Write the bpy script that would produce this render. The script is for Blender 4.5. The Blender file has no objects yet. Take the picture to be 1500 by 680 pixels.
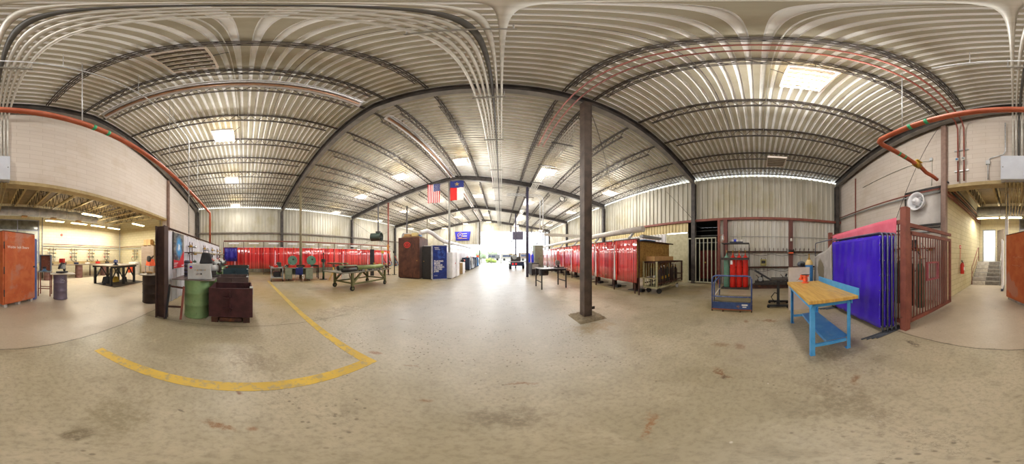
import bpy, bmesh, math, random
from mathutils import Vector, Matrix
random.seed(7)
C = bpy.context.scene.collection
PI = math.pi
R = math.radians

# ------------------------------------------------------------------ materials
def lin(h):
    h = h.lstrip('#')
    o = []
    for i in (0, 2, 4):
        v = int(h[i:i+2], 16) / 255
        o.append(v / 12.92 if v <= .04045 else ((v + .055) / 1.055) ** 2.4)
    return (o[0], o[1], o[2], 1)

class G:
    """small node-graph helper"""
    def __init__(s, name):
        s.m = bpy.data.materials.new(name); s.m.use_nodes = True
        s.t = s.m.node_tree; s.t.nodes.clear()
        s.out = s.t.nodes.new('ShaderNodeOutputMaterial')
    def n(s, typ, **kw):
        nd = s.t.nodes.new(typ)
        for k, v in kw.items():
            if k.startswith('i_'):
                key = k[2:].replace('_', ' ')
                s.put(nd, key, v)
            else:
                setattr(nd, k, v)
        return nd
    def put(s, nd, key, v):
        sock = nd.inputs[int(key)] if key.isdigit() else nd.inputs[key]
        if hasattr(v, 'is_linked') or hasattr(v, 'links'):
            s.t.links.new(v, sock)
        else:
            sock.default_value = v
    def math(s, op, a, b=0.0, c=None, clamp=False):
        nd = s.t.nodes.new('ShaderNodeMath'); nd.operation = op; nd.use_clamp = clamp
        s.put(nd, '0', a); s.put(nd, '1', b)
        if c is not None: s.put(nd, '2', c)
        return nd.outputs[0]
    def mix(s, f, a, b):
        nd = s.t.nodes.new('ShaderNodeMix'); nd.data_type = 'RGBA'
        s.put(nd, '0', f); s.put(nd, '6', a); s.put(nd, '7', b)
        return nd.outputs[2]
    def noise(s, vec, scale, detail=5, rough=.55, dist=0):
        nd = s.n('ShaderNodeTexNoise', i_Scale=scale, i_Detail=detail, i_Roughness=rough, i_Distortion=dist)
        s.t.links.new(vec, nd.inputs['Vector']); return nd.outputs['Fac']
    def ramp(s, fac, lo, hi):
        nd = s.n('ShaderNodeMapRange', i_1=lo, i_2=hi); nd.interpolation_type = 'SMOOTHSTEP'
        s.t.links.new(fac, nd.inputs[0]); return nd.outputs[0]
    def coords(s, kind='Object'):
        return s.n('ShaderNodeTexCoord').outputs[kind]
    def scaled(s, vec, sc):
        nd = s.n('ShaderNodeMapping'); nd.inputs['Scale'].default_value = sc
        s.t.links.new(vec, nd.inputs['Vector']); return nd.outputs[0]
    def finish(s, col, rough=.6, metal=0, bump=None, bstr=.2, bdist=.01, spec=.5, emis=None, estr=0, alpha=None, trans=0):
        p = s.n('ShaderNodeBsdfPrincipled')
        s.put(p, 'Base Color', col); s.put(p, 'Roughness', rough); s.put(p, 'Metallic', metal)
        p.inputs['Specular IOR Level'].default_value = spec
        if bump is not None:
            b = s.n('ShaderNodeBump', i_Strength=bstr, i_Distance=bdist)
            s.t.links.new(bump, b.inputs['Height']); s.t.links.new(b.outputs[0], p.inputs['Normal'])
        if emis is not None:
            s.put(p, 'Emission Color', emis); p.inputs['Emission Strength'].default_value = estr
        if trans: p.inputs['Transmission Weight'].default_value = trans
        s.t.links.new(p.outputs[0], s.out.inputs[0])
        return s.m

MATS = {}
def M(name, c, c2=None, scale=5, rough=.6, metal=0, bump=0, c3=None, s3=3, t3=.62, lo=.35, hi=.65, spec=.5, stretch=(1, 1, 1)):
    if name in MATS: return MATS[name]
    g = G(name); v = g.coords()
    if stretch != (1, 1, 1): v = g.scaled(v, stretch)
    c2 = c2 or c
    n1 = g.noise(v, scale, 6, .6)
    col = g.mix(g.ramp(n1, lo, hi), lin(c), lin(c2))
    if c3:
        n2 = g.noise(v, s3, 8, .65, .3)
        col = g.mix(g.ramp(n2, t3, t3 + .1), col, lin(c3))
    rg = g.math('ADD', g.math('MULTIPLY', g.math('SUBTRACT', n1, .5), .25), rough, clamp=True)
    MATS[name] = g.finish(col, rg, metal, n1 if bump else None, bump, .01, spec)
    return MATS[name]
def glow(name, c, e):
    g = G(name)
    return g.finish(lin(c), .5, 0, emis=lin(c), estr=e)

steel_dark = M('dark_steel', '#2e2c2d', '#46413d', 8, .55, .3, .1)
beam_m = M('beam_paint', '#3a3634', '#56504b', 3, .6, .2, .05)
joist_m = M('joist_paint', '#4a4441', '#5f5750', 4, .6, .2)
rust_m = M('rusty_steel', '#3c2a26', '#5a3a2c', 6, .75, .2, .25, '#7a4a2c', 4, .6)
rustred_m = M('red_oxide_paint', '#7a4238', '#8e5244', 5, .6, 0, .1, '#5a3a30', 5, .64)
galv = M('galvanized', '#b4b6b8', '#d0d1d2', 10, .4, .35)
galv2 = M('galvanized_duct', '#a6abb4', '#c4c8ce', 4, .4, .4, c3='#8f8a80', t3=.66)
conduit_m = M('conduit_grey', '#c6c3ba', '#d8d5cc', 6, .45, .25)
black = M('black_paint', '#17171a', '#26262a', 6, .5, 0, .05)
rubber = M('rubber', '#1b1a19', '#2a2826', 8, .8)
chrome = M('chrome', '#c8cacc', '#dddddd', 5, .2, .9)
white_m = M('white_paint', '#e4e4e6', '#f0f0f2', 4, .5, 0)
offwhite = M('off_white', '#d8d4cc', '#e6e2da', 4, .6)
grey_m = M('grey_paint', '#8b8d8c', '#a0a2a0', 5, .55)
lgrey = M('light_grey_enamel', '#b9bbbc', '#cacccd', 5, .45)
olive = M('olive_grey_enamel', '#7d8474', '#8d937f', 4, .5, 0, 0, '#5f6355', 6, .66)
green_m = M('green_drum_paint', '#8cab78', '#7d9d6b', 4, .5, 0, .1, '#5a4a34', 7, .63)
green2 = M('green_enamel', '#5d8a76', '#6b9683', 4, .5, 0, .05, '#4a4a40', 6, .66)
dgreen = M('dark_green_paint', '#2f4a3c', '#3c5a49', 5, .5)
pipegreen = M('green_pipe_coat', '#9aa56c', '#86955c', 4, .5, 0, .05, '#6b6440', 5, .64)
blue_m = M('blue_bench_paint', '#3f97d8', '#57a8e4', 5, .45, 0, .03, '#9fb8c4', 8, .68)
navy = M('navy_paint', '#1d2740', '#28344f', 4, .45)
bluecyl = M('blue_cylinder_paint', '#2f6fae', '#3c80c0', 4, .45)
brightblue = M('bright_blue', '#2038d8', '#2a48e6', 4, .4)
chipblue = M('chipped_blue_paint', '#3a4c7c', '#4c5f92', 7, .6, 0, .1, '#9a9aa4', 9, .58)
red_m = M('red_enamel', '#c8281e', '#d83626', 4, .4)
redcyl = M('red_cylinder_paint', '#c9231a', '#da3224', 3, .35)
orange_m = M('orange_enamel', '#e4552a', '#f0693a', 5, .4)
yellow_m = M('yellow_paint', '#d8b030', '#e2c04a', 5, .5)
wood_m = M('plywood', '#b79a70', '#a3865c', 2.5, .7, 0, .05, stretch=(1, 1, 6))
palewood = M('pale_board', '#d2c7b7', '#c6baa8', 3, .7)
card_m = M('cardboard', '#b8905e', '#c49c68', 4, .8)
cream = M('cream_paint', '#c9c3a0', '#b9b290', 5, .6, 0, .05, '#7a5a3a', 6, .64)
brassm = M('brass', '#b08a3a', '#c49c4a', 5, .35, .8)
copper_m = M('red_pipe', '#7c3f34', '#92503f', 4, .5, .2)
glassm = M('dusty_glass', '#b8bcae', '#cdd0c4', 3, .15, 0)
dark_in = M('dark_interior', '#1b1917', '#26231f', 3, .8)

# steel that was painted orange and rubbed bare
def cab_mat():
    g = G('orange_cabinet_paint'); v = g.coords()
    n1 = g.noise(v, 3, 8, .6, .4); n2 = g.noise(v, 1.1, 4, .5)
    c = g.mix(g.ramp(n1, .38, .62), lin('#b3562f'), lin('#c0683c'))
    c = g.mix(g.math('MULTIPLY', g.ramp(n2, .54, .6), .8), c, lin('#b07a68'))
    n3 = g.noise(v, 14, 5, .7)
    c = g.mix(g.math('MULTIPLY', g.ramp(n3, .62, .7), .6), c, lin('#7a5348'))
    return g.finish(c, .6, .1, n1, .1)
orange_cab = cab_mat()

def rustcab_mat():
    g = G('brown_rusted_plate'); v = g.coords()
    n1 = g.noise(v, 2.2, 8, .65, .3); n3 = g.noise(g.scaled(v, (6, 6, 1)), 1.3, 4)
    c = g.mix(g.ramp(n1, .35, .65), lin('#4a2c24'), lin('#6a4233'))
    c = g.mix(g.math('MULTIPLY', g.ramp(n3, .6, .7), .5), c, lin('#8a5a38'))
    return g.finish(c, .55, .2, n1, .1)
brown_cab = rustcab_mat()

def block_mat(name, ax, c1, c2, cm, bw=.4, bh=.2, stripes=0):
    g = G(name)
    pos = g.n('ShaderNodeNewGeometry').outputs['Position']
    sp = g.n('ShaderNodeSeparateXYZ'); g.t.links.new(pos, sp.inputs[0])
    cb = g.n('ShaderNodeCombineXYZ')
    g.t.links.new(sp.outputs[ax], cb.inputs[0]); g.t.links.new(sp.outputs[2], cb.inputs[1])
    b = g.n('ShaderNodeTexBrick', i_Scale=1.0)
    b.inputs['Brick Width'].default_value = bw; b.inputs['Row Height'].default_value = bh
    b.inputs['Mortar Size'].default_value = .008; b.inputs['Mortar Smooth'].default_value = .3
    b.inputs['Color1'].default_value = lin(c1); b.inputs['Color2'].default_value = lin(c2); b.inputs['Mortar'].default_value = lin(cm)
    g.t.links.new(cb.outputs[0], b.inputs['Vector'])
    n = g.noise(pos, 1.2, 7, .6)
    col = g.mix(g.math('MULTIPLY', g.ramp(n, .5, .7), .35), b.outputs[0], lin('#b9a890'))
    inv = g.math('SUBTRACT', 1.0, b.outputs['Fac'])
    return g.finish(col, .75, 0, inv, .2, .005)
block_x = block_mat('painted_block_rear', 0, '#d0c5ba', '#cbbfb3', '#bcafa2', .8, .2)
block_cream_x = block_mat('cream_block', 0, '#d6ccac', '#d0c5a4', '#b5aa8a')
block_cream_y = block_mat('cream_block_side', 1, '#cdc29c', '#c6bb94', '#a29874')

def siding_mat(name, c1, c2, cd):
    g = G(name); pos = g.n('ShaderNodeNewGeometry').outputs['Position']
    n1 = g.noise(g.scaled(pos, (1, 1, .15)), 2.2, 6, .6); n2 = g.noise(pos, .5, 4)
    col = g.mix(g.ramp(n1, .4, .62), lin(c1), lin(c2))
    col = g.mix(g.math('MULTIPLY', g.ramp(n2, .5, .68), .5), col, lin(cd))
    return g.finish(col, .55, .1)
siding = siding_mat('metal_siding', '#c2beb0', '#b2ad9c', '#a59a72')
siding_l = siding_mat('light_siding', '#cfcdc6', '#c2beb2', '#b5ad94')
siding_y = siding_mat('fibreglass_siding', '#d6c796', '#cbb988', '#b89e62')
siding_w = siding_mat('white_siding', '#d9d8dc', '#cfcdd2', '#c4bfbc')
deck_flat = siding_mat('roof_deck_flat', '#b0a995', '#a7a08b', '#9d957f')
deck_rib_lit = siding_mat('roof_deck_rib_lit', '#f4f3f0', '#eae8e3', '#dedbd2')  # near-white ribs: light on the flanks put into the colour
deck_old = siding_mat('old_plank_deck', '#7d6642', '#6c5738', '#4e3e2a')
joist_tan = M('tan_joist_paint', '#b09a6a', '#a08a5c', 5, .6)

def curtain_mat(name, c1, c2, rough=.25):
    g = G(name); v = g.coords()
    sp = g.n('ShaderNodeSeparateXYZ'); g.t.links.new(v, sp.inputs[0])
    cb = g.n('ShaderNodeCombineXYZ'); g.t.links.new(sp.outputs[1], cb.inputs[1]); g.t.links.new(sp.outputs[0], cb.inputs[0])
    oi = g.n('ShaderNodeObjectInfo').outputs['Random']
    g.t.links.new(g.math('MULTIPLY', oi, 37.0), cb.inputs[2])
    n = g.noise(cb.outputs[0], 9, 3, .65)
    n2 = g.noise(v, 2, 6, .6)
    c = g.mix(g.ramp(n, .42, .58), lin(c1), lin(c2))
    r = g.math('ADD', g.math('MULTIPLY', n2, .25), rough - .1)
    m = g.finish(c, r, 0, spec=.8); p = [n for n in m.node_tree.nodes if n.type == 'BSDF_PRINCIPLED'][0]
    p.inputs['Coat Weight'].default_value = .9; p.inputs['Coat Roughness'].default_value = .08
    return m
red_cur = curtain_mat('red_vinyl', '#98121a', '#e64644', .13)
purple_cur = M('purple_vinyl', '#3a20bc', '#5030d2', 1.0, .16, 0, .2, lo=.3, hi=.7)
white_cur = curtain_mat('white_vinyl', '#d8d4d8', '#e8e6ea', .35)
tarp_grey = M('grey_canvas', '#a29c98', '#b0aaa6', 2.5, .85, 0, .1)
tarp_pink = M('pink_canvas', '#d8647a', '#e07488', 2.5, .8, 0, .1)

# concrete floor with its own stains, pits, joints
STAINS = []
def floor_mat():
    g = G('worn_concrete'); pos = g.n('ShaderNodeNewGeometry').outputs['Position']
    sp = g.n('ShaderNodeSeparateXYZ'); g.t.links.new(pos, sp.inputs[0]); X, Y = sp.outputs[0], sp.outputs[1]
    big = g.noise(pos, .55, 6, .6, .4); mid = g.noise(pos, 2.6, 7, .65, .2); fine = g.noise(pos, 22, 6, .7)
    c = g.mix(g.ramp(big, .36, .64), lin('#a59a80'), lin('#b9ad95'))
    c = g.mix(g.math('MULTIPLY', g.ramp(mid, .52, .72), .55), c, lin('#8a7f68'))
    c = g.mix(g.math('MULTIPLY', g.ramp(mid, .46, .3), .35), c, lin('#c9bca4'))
    c = g.mix(g.math('MULTIPLY', g.ramp(fine, .42, .72), .42), c, lin('#6c6453'))
    # ochre tint in the bays at the sides
    och = g.noise(pos, .35, 3, .5)
    side = g.math('MULTIPLY', g.ramp(g.math('ABSOLUTE', X), 3.2, 4.6), g.ramp(och, .38, .6))
    c = g.mix(g.math('MULTIPLY', side, .6), c, lin('#a8925c'))
    # older, paler slab behind the joint
    rear = g.ramp(Y, -2.28, -2.36)
    c = g.mix(g.math('MULTIPLY', rear, .55), c, lin('#c2b2a0'))
    # door light put into the aisle colour by lane
    lit_lane = g.math('MULTIPLY', g.ramp(g.math('ABSOLUTE', g.math('ADD', X, .6)), 2.9, 1.4), g.ramp(Y, .4, 4.0))
    c = g.mix(g.math('MULTIPLY', lit_lane, .7), c, lin('#b2b2b4'))
    # fine directional scratches / brush marks
    scr = g.noise(g.scaled(pos, (1.2, 14, 1)), 3, 5, .7, .8)
    c = g.mix(g.math('MULTIPLY', g.ramp(scr, .6, .8), .25), c, lin('#d0c6b4'))
    # pits
    vo = g.n('ShaderNodeTexVoronoi', i_Scale=15.0); g.t.links.new(g.mix(.035, pos, g.n('ShaderNodeTexNoise', i_Scale=30.0).outputs['Color']), vo.inputs['Vector'])
    sel = g.math('MULTIPLY', g.ramp(g.noise(pos, 1.3, 3), .44, .54), g.math('ADD', g.math('MULTIPLY', g.math('MULTIPLY', g.ramp(g.math('ABSOLUTE', g.math('ADD', X, .6)), 3.4, 2.2), g.ramp(Y, .7, 1.8)), .9), g.math('MULTIPLY', g.ramp(g.noise(pos, .9, 2), .56, .6), .7)), clamp=True)
    pit = g.math('MULTIPLY', g.ramp(vo.outputs['Distance'], .24, .1), sel)
    c = g.mix(g.math('MULTIPLY', pit, .85), c, lin('#5f5545'))
    vo2 = g.n('ShaderNodeTexVoronoi', i_Scale=4.3); g.t.links.new(g.scaled(pos, (1, 1.7, 1)), vo2.inputs['Vector'])
    pit2 = g.math('MULTIPLY', g.ramp(vo2.outputs['Distance'], .085, .03), g.ramp(g.noise(pos, 2.1, 3), .5, .6))
    c = g.mix(pit2, c, lin('#d8d0c2'))
    # rust and oil stains
    wob = g.n('ShaderNodeTexNoise', i_Scale=5.0, i_Detail=6.0, i_Roughness=.7); g.t.links.new(pos, wob.inputs['Vector'])
    wv = g.n('ShaderNodeVectorMath', operation='SUBTRACT'); g.t.links.new(wob.outputs['Color'], wv.inputs[0]); wv.inputs[1].default_value = (.5, .5, .5)
    for (sx, sy, rx, ry, rot, colr, amt) in STAINS:
        w2 = g.n('ShaderNodeVectorMath', operation='SCALE'); g.t.links.new(wv.outputs[0], w2.inputs[0]); w2.inputs['Scale'].default_value = 2.2 * max(rx, ry)
        ad = g.n('ShaderNodeVectorMath', operation='ADD'); g.t.links.new(pos, ad.inputs[0]); g.t.links.new(w2.outputs[0], ad.inputs[1])
        mp = g.n('ShaderNodeMapping'); mp.vector_type = 'TEXTURE'
        mp.inputs['Location'].default_value = (sx, sy, 0); mp.inputs['Rotation'].default_value = (0, 0, R(rot)); mp.inputs['Scale'].default_value = (rx, ry, 1000)
        g.t.links.new(ad.outputs[0], mp.inputs['Vector'])
        ln = g.n('ShaderNodeVectorMath', operation='LENGTH'); g.t.links.new(mp.outputs[0], ln.inputs[0])
        msk = g.math('MULTIPLY', g.ramp(ln.outputs['Value'], 1.25, .2), amt)
        c = g.mix(g.math('MULTIPLY', msk, g.ramp(fine, .25, .55)), c, tuple(q * k for q, k in zip(lin(colr), (.72, .66, .6, 1))))
    # joints
    jw = g.math('MULTIPLY', g.math('SUBTRACT', mid, .5), .07)
    def joint(co, at, w, lo=None):
        d = g.math('ABSOLUTE', g.math('ADD', g.math('SUBTRACT', co, at), jw))
        return g.ramp(d, w, w * .4)
    j = joint(Y, -2.3, .014)
    j = g.math('MAXIMUM', j, g.math('MULTIPLY', joint(X, -3.25, .012), g.ramp(g.math('ABSOLUTE', g.math('SUBTRACT', Y, 0)), 2.4, 2.2)))
    j = g.math('MAXIMUM', j, g.math('MULTIPLY', joint(X, -5.1, .01), g.ramp(Y, -2.3, -2.5)))
    j = g.math('MAXIMUM', j, g.math('MULTIPLY', joint(Y, 8.1, .02), .5))
    j = g.math('MAXIMUM', j, g.math('MULTIPLY', joint(Y, 14.8, .03), .5))
    j = g.math('MAXIMUM', j, g.math('MULTIPLY', joint(X, 3.1, .01), .35))
    # fine cracks
    vc = g.n('ShaderNodeTexVoronoi', feature='DISTANCE_TO_EDGE', i_Scale=.55)
    wc = g.n('ShaderNodeVectorMath', operation='ADD'); g.t.links.new(pos, wc.inputs[0]); g.t.links.new(wv.outputs[0], wc.inputs[1]); g.t.links.new(wc.outputs[0], vc.inputs['Vector'])
    crack = g.math('MULTIPLY', g.ramp(vc.outputs['Distance'], .006, .002), g.ramp(big, .52, .6))
    j = g.math('MAXIMUM', j, g.math('MULTIPLY', crack, .4))
    c = g.mix(g.math('MULTIPLY', j, .85), c, lin('#4f463a'))
    h = g.math('SUBTRACT', g.math('MULTIPLY', fine, .5), g.math('ADD', g.math('MULTIPLY', j, .8), pit))
    rg = g.math('ADD', g.math('MULTIPLY', mid, .3), .25)
    return g.finish(c, rg, 0, h, .25, .01, spec=.45)

# ------------------------------------------------------------------ geometry helpers
class B:
    """collects shapes into ONE mesh"""
    def __init__(s): s.b = bmesh.new(); s.mi = 0
    def _f(s, vs):
        try:
            f = s.b.faces.new(vs); f.material_index = s.mi; return f
        except ValueError:
            return None
    def v(s, p): return s.b.verts.new(p)
    def hexa(s, p):
        v = [s.v(q) for q in p]
        for q in ((3, 2, 1, 0), (4, 5, 6, 7), (0, 1, 5, 4), (1, 2, 6, 5), (2, 3, 7, 6), (3, 0, 4, 7)): s._f([v[i] for i in q])
        return s
    def box(s, x0, x1, y0, y1, z0, z1):
        return s.hexa([(x0, y0, z0), (x1, y0, z0), (x1, y1, z0), (x0, y1, z0), (x0, y0, z1), (x1, y0, z1), (x1, y1, z1), (x0, y1, z1)])
    def cb(s, c, d, rz=0, ry=0, rx=0):
        m = Matrix.Translation(c) @ Matrix.Rotation(rz, 4, 'Z') @ Matrix.Rotation(ry, 4, 'Y') @ Matrix.Rotation(rx, 4, 'X')
        a, b, e = d[0] / 2, d[1] / 2, d[2] / 2
        return s.hexa([m @ Vector(q) for q in ((-a, -b, -e), (a, -b, -e), (a, b, -e), (-a, b, -e), (-a, -b, e), (a, -b, e), (a, b, e), (-a, b, e))])
    def bar(s, p0, p1, w, h=None):
        """rectangular bar between two points"""
        h = h or w; p0 = Vector(p0); p1 = Vector(p1); d = (p1 - p0).normalized()
        up = Vector((0, 0, 1)) if abs(d.z) < .95 else Vector((0, 1, 0))
        a = d.cross(up).normalized() * w / 2; b = a.cross(d).normalized() * h / 2
        return s.hexa([p0 - a - b, p0 + a - b, p0 + a + b, p0 - a + b, p1 - a - b, p1 + a - b, p1 + a + b, p1 - a + b])
    def cyl(s, p0, p1, r, n=14, r2=None, caps=True):
        p0 = Vector(p0); p1 = Vector(p1); d = (p1 - p0).normalized(); r2 = r if r2 is None else r2
        up = Vector((0, 0, 1)) if abs(d.z) < .95 else Vector((1, 0, 0))
        a = d.cross(up).normalized(); b = d.cross(a)
        A = [s.v(p0 + (a * math.cos(t) + b * math.sin(t)) * r) for t in (2 * PI * i / n for i in range(n))]
        Bv = [s.v(p1 + (a * math.cos(t) + b * math.sin(t)) * r2) for t in (2 * PI * i / n for i in range(n))]
        for i in range(n):
            f = s._f([A[i], A[(i + 1) % n], Bv[(i + 1) % n], Bv[i]])
            if f: f.smooth = True
        if caps: s._f(A[::-1]); s._f(Bv)
        return s
    def tube(s, pts, r, n=8, closed=False):
        pts = [Vector(p) for p in pts]; N = len(pts); rings = []
        prev = None
        for i, p in enumerate(pts):
            if closed: d = (pts[(i + 1) % N] - pts[i - 1]).normalized()
            elif i == 0: d = (pts[1] - p).normalized()
            elif i == N - 1: d = (p - pts[-2]).normalized()
            else:
                d = ((pts[i + 1] - p).normalized() + (p - pts[i - 1]).normalized())
                d = d.normalized() if d.length > 1e-6 else (p - pts[i - 1]).normalized()
            if prev is None:
                up = Vector((0, 0, 1)) if abs(d.z) < .9 else Vector((1, 0, 0))
                a = d.cross(up).normalized()
            else:
                a = (prev - d * prev.dot(d)).normalized()
            prev = a; b = d.cross(a)
            k = 1.0
            if 0 < i < N - 1 and not closed:
                cs = (pts[i + 1] - p).normalized().dot(d); k = min(1.6, 1 / max(cs, .3))
            rings.append([s.v(p + (a * math.cos(t) + b * math.sin(t)) * r * (k if False else 1)) for t in (2 * PI * j / n for j in range(n))])
        rng = range(N) if closed else range(N - 1)
        for i in rng:
            A, Bv = rings[i], rings[(i + 1) % N]
            for j in range(n):
                f = s._f([A[j], A[(j + 1) % n], Bv[(j + 1) % n], Bv[j]])
                if f: f.smooth = True
        if not closed: s._f(rings[0][::-1]); s._f(rings[-1])
        return s
    def lathe(s, prof, c=(0, 0, 0), n=20, axis='z', smooth=True):
        rings = []
        for (r, h) in prof:
            ring = []
            for i in range(n):
                t = 2 * PI * i / n
                x, y, z = r * math.cos(t), r * math.sin(t), h
                if axis == 'x': x, y, z = z, x, y
                elif axis == 'y': x, y, z = y, z, x
                ring.append(s.v((c[0] + x, c[1] + y, c[2] + z)))
            rings.append(ring)
        for A, Bv in zip(rings, rings[1:]):
            for i in range(n):
                f = s._f([A[i], A[(i + 1) % n], Bv[(i + 1) % n], Bv[i]])
                if f: f.smooth = smooth
        s._f(rings[0][::-1]); s._f(rings[-1])
        return s
    def ball(s, c, r, n=10, sq=(1, 1, 1)):
        m = Matrix.Translation(c) @ Matrix.Diagonal((sq[0], sq[1], sq[2], 1))
        ret = bmesh.ops.create_uvsphere(s.b, u_segments=n, v_segments=max(6, n * 2 // 3), radius=r, matrix=m)
        for v in ret['verts']:
            for f in v.link_faces: f.smooth = True; f.material_index = s.mi
        return s
    def prism(s, poly, vec):
        """polygon (3-D points) pushed along vec"""
        vec = Vector(vec); A = [s.v(p) for p in poly]; Bv = [s.v(Vector(p) + vec) for p in poly]; n = len(A)
        s._f(A[::-1]); s._f(Bv)
        for i in range(n): s._f([A[i], A[(i + 1) % n], Bv[(i + 1) % n], Bv[i]])
        return s
    def grid(s, f, nu, nv, smooth=True):
        vs = [[s.v(f(i / nu, j / nv)) for j in range(nv + 1)] for i in range(nu + 1)]
        for i in range(nu):
            for j in range(nv):
                q = s._f([vs[i][j], vs[i + 1][j], vs[i + 1][j + 1], vs[i][j + 1]])
                if q: q.smooth = smooth
        return s
    def sheet(s, f, nu, nv, th, nrm, smooth=True):
        """closed thin sheet: f(u,v) and the same pushed by th along nrm"""
        nrm = Vector(nrm) * th
        a = [[s.v(f(i / nu, j / nv)) for j in range(nv + 1)] for i in range(nu + 1)]
        b = [[s.v(Vector(f(i / nu, j / nv)) + nrm) for j in range(nv + 1)] for i in range(nu + 1)]
        for i in range(nu):
            for j in range(nv):
                for g, o in ((a, 1), (b, -1)):
                    q = [g[i][j], g[i + 1][j], g[i + 1][j + 1], g[i][j + 1]]
                    q = s._f(q[::o])
                    if q: q.smooth = smooth
        for i in range(nu):
            s._f([a[i][0], b[i][0], b[i + 1][0], a[i + 1][0]]); s._f([a[i][nv], a[i + 1][nv], b[i + 1][nv], b[i][nv]])
        for j in range(nv):
            s._f([a[0][j], a[0][j + 1], b[0][j + 1], b[0][j]]); s._f([a[nu][j], b[nu][j], b[nu][j + 1], a[nu][j + 1]])
        return s
    def build(s, name, mat, parent=None, bevel=0, label=None, fix=True):
        if fix: bmesh.ops.recalc_face_normals(s.b, faces=s.b.faces[:])
        me = bpy.data.meshes.new(name); s.b.to_mesh(me); s.b.free()
        for m in (mat if isinstance(mat, (list, tuple)) else [mat]): me.materials.append(m)
        o = bpy.data.objects.new(name, me); C.objects.link(o)
        if parent is not None: o.parent = parent
        if bevel:
            md = o.modifiers.new('bevel', 'BEVEL'); md.width = bevel; md.segments = 2; md.limit_method = 'ANGLE'; md.angle_limit = R(40)
        if label: o['label'] = label
        return o

def tag(o, label, cat, group=None, kind=None):
    o['label'] = label; o['category'] = cat
    if group: o['group'] = group
    if kind: o['kind'] = kind
    return o
def thing(name, label, cat, loc=(0, 0, 0), rz=0, group=None):
    o = bpy.data.objects.new(name, None); C.objects.link(o)
    o.location = loc; o.rotation_euler = (0, 0, rz); o.empty_display_size = .2
    return tag(o, label, cat, group)
def struct(name, b, m, label=None, cat=None, bevel=0):
    o = b.build(name, m, bevel=bevel); o['kind'] = 'structure'
    if label: o['label'] = label
    if cat: o['category'] = cat
    return o
def dup(root, loc=None, rz=None, label=None, group=None):
    r = root.copy(); C.objects.link(r)
    if loc is not None: r.location = loc
    if rz is not None: r.rotation_euler = (0, 0, rz)
    if label: r['label'] = label
    if group: r['group'] = group
    for ch in list(root.children):
        c = ch.copy(); C.objects.link(c); c.parent = r
        for gch in list(ch.children):
            d = gch.copy(); C.objects.link(d); d.parent = c
    return r
def text_mesh(txt, size, mat, name, parent, m4, extrude=.002, align='LEFT', bold=0):
    cu = bpy.data.curves.new('t', 'FONT'); cu.body = txt; cu.size = size; cu.extrude = extrude; cu.align_x = align
    cu.offset = bold
    ob = bpy.data.objects.new('t', cu); C.objects.link(ob)
    bpy.context.view_layer.update()
    me = bpy.data.meshes.new_from_object(ob.evaluated_get(bpy.context.evaluated_depsgraph_get()))
    bpy.data.objects.remove(ob); bpy.data.curves.remove(cu)
    me.materials.clear(); me.materials.append(mat)
    me.transform(m4)
    o = bpy.data.objects.new(name, me); C.objects.link(o); o.parent = parent
    return o
def face_m4(loc, xdir, n=None):
    """text placed at loc, running along xdir, upright"""
    x = Vector(xdir).normalized(); z = Vector((0, 0, 1)); nn = x.cross(z)
    m = Matrix((x, z, nn)).transposed().to_4x4(); m.translation = loc
    return m
ORD = ['first', 'second', 'third', 'fourth', 'fifth', 'sixth', 'seventh', 'eighth', 'ninth', 'tenth', 'eleventh', 'twelfth', 'thirteenth', 'fourteenth', 'fifteenth']
# ------------------------------------------------------------------ the shell
XL, XR, Y0, Y1, RX = -15.0, 8.5, -4.7, 27.6, -3.25
def zr(x): return 7.85 - .15 * abs(x - RX)
STAINS += [(2.42, .26, .17, .1, 20, '#8f6236', .9), (1.67, .38, .17, .035, 55, '#8f5a2c', .8), (1.6, .33, .05, .03, 0, '#4f3a2c', .8),
    (3.56, -.24, .22, .1, 80, '#946638', .85), (1.3, -.9, .11, .05, -40, '#96704a', .75), (-1.55, 1.58, .09, .05, 30, '#9a5f3c', .75),
    (.17, 1.48, .15, .03, 0, '#986c48', .7), (-.86, -.13, .03, .115, -20, '#9a6c3a', .9), (-.84, .04, .035, .03, 0, '#a06a38', .6),
    (-1.34, -.05, .05, .022, 30, '#8a5a2e', .85), (.69, .52, .2, .03, 40, '#a9713e', .7), (-.54, 1.09, .06, .03, 20, '#98704a', .7),
    (-.97, 1.59, .12, .02, 10, '#957054', .6), (3.52, .24, .1, .06, 0, '#946436', .8), (-2.07, 3.01, .14, .03, 20, '#8a5f44', .7),
    (2.4, .55, .1, .16, 0, '#8f6a40', .6), (1.45, -2.05, .16, .05, -20, '#4a4238', .8), (-.99, -.41, .035, .012, 60, '#4f4638', .9),
    (1.75, 2.7, .5, .3, 0, '#a08a55', .7), (1.95, -1.0, .5, .3, 0, '#8c8373', .6), (-.4, -.66, .11, .06, 30, '#7d7460', .8), (0, .95, .3, .16, 0, '#857c6c', .6),
    (1.5, -1.08, .62, .012, 5, '#d9d4cc', .8), (2.6, .1, .9, .5, 20, '#c4bcae', .55), (-3.6, 2.4, 1.0, .25, 85, '#9a8f7c', .6), (-2.0, .1, .5, .25, 40, '#9c917c', .6),
    (1.1, -.6, .5, .25, 10, '#8b8069', .5), (-.7, -.7, .35, .2, 30, '#8f8668', .5), (3.0, 1.35, .22, .012, 75, '#8d8880', .6)]
fl = B().box(XL - .1, XR + .1, -12.8, 28.2, -.15, 0)
struct('floor', fl, floor_mat(), 'worn tan concrete shop floor with pits and rust stains', 'floor')

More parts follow.
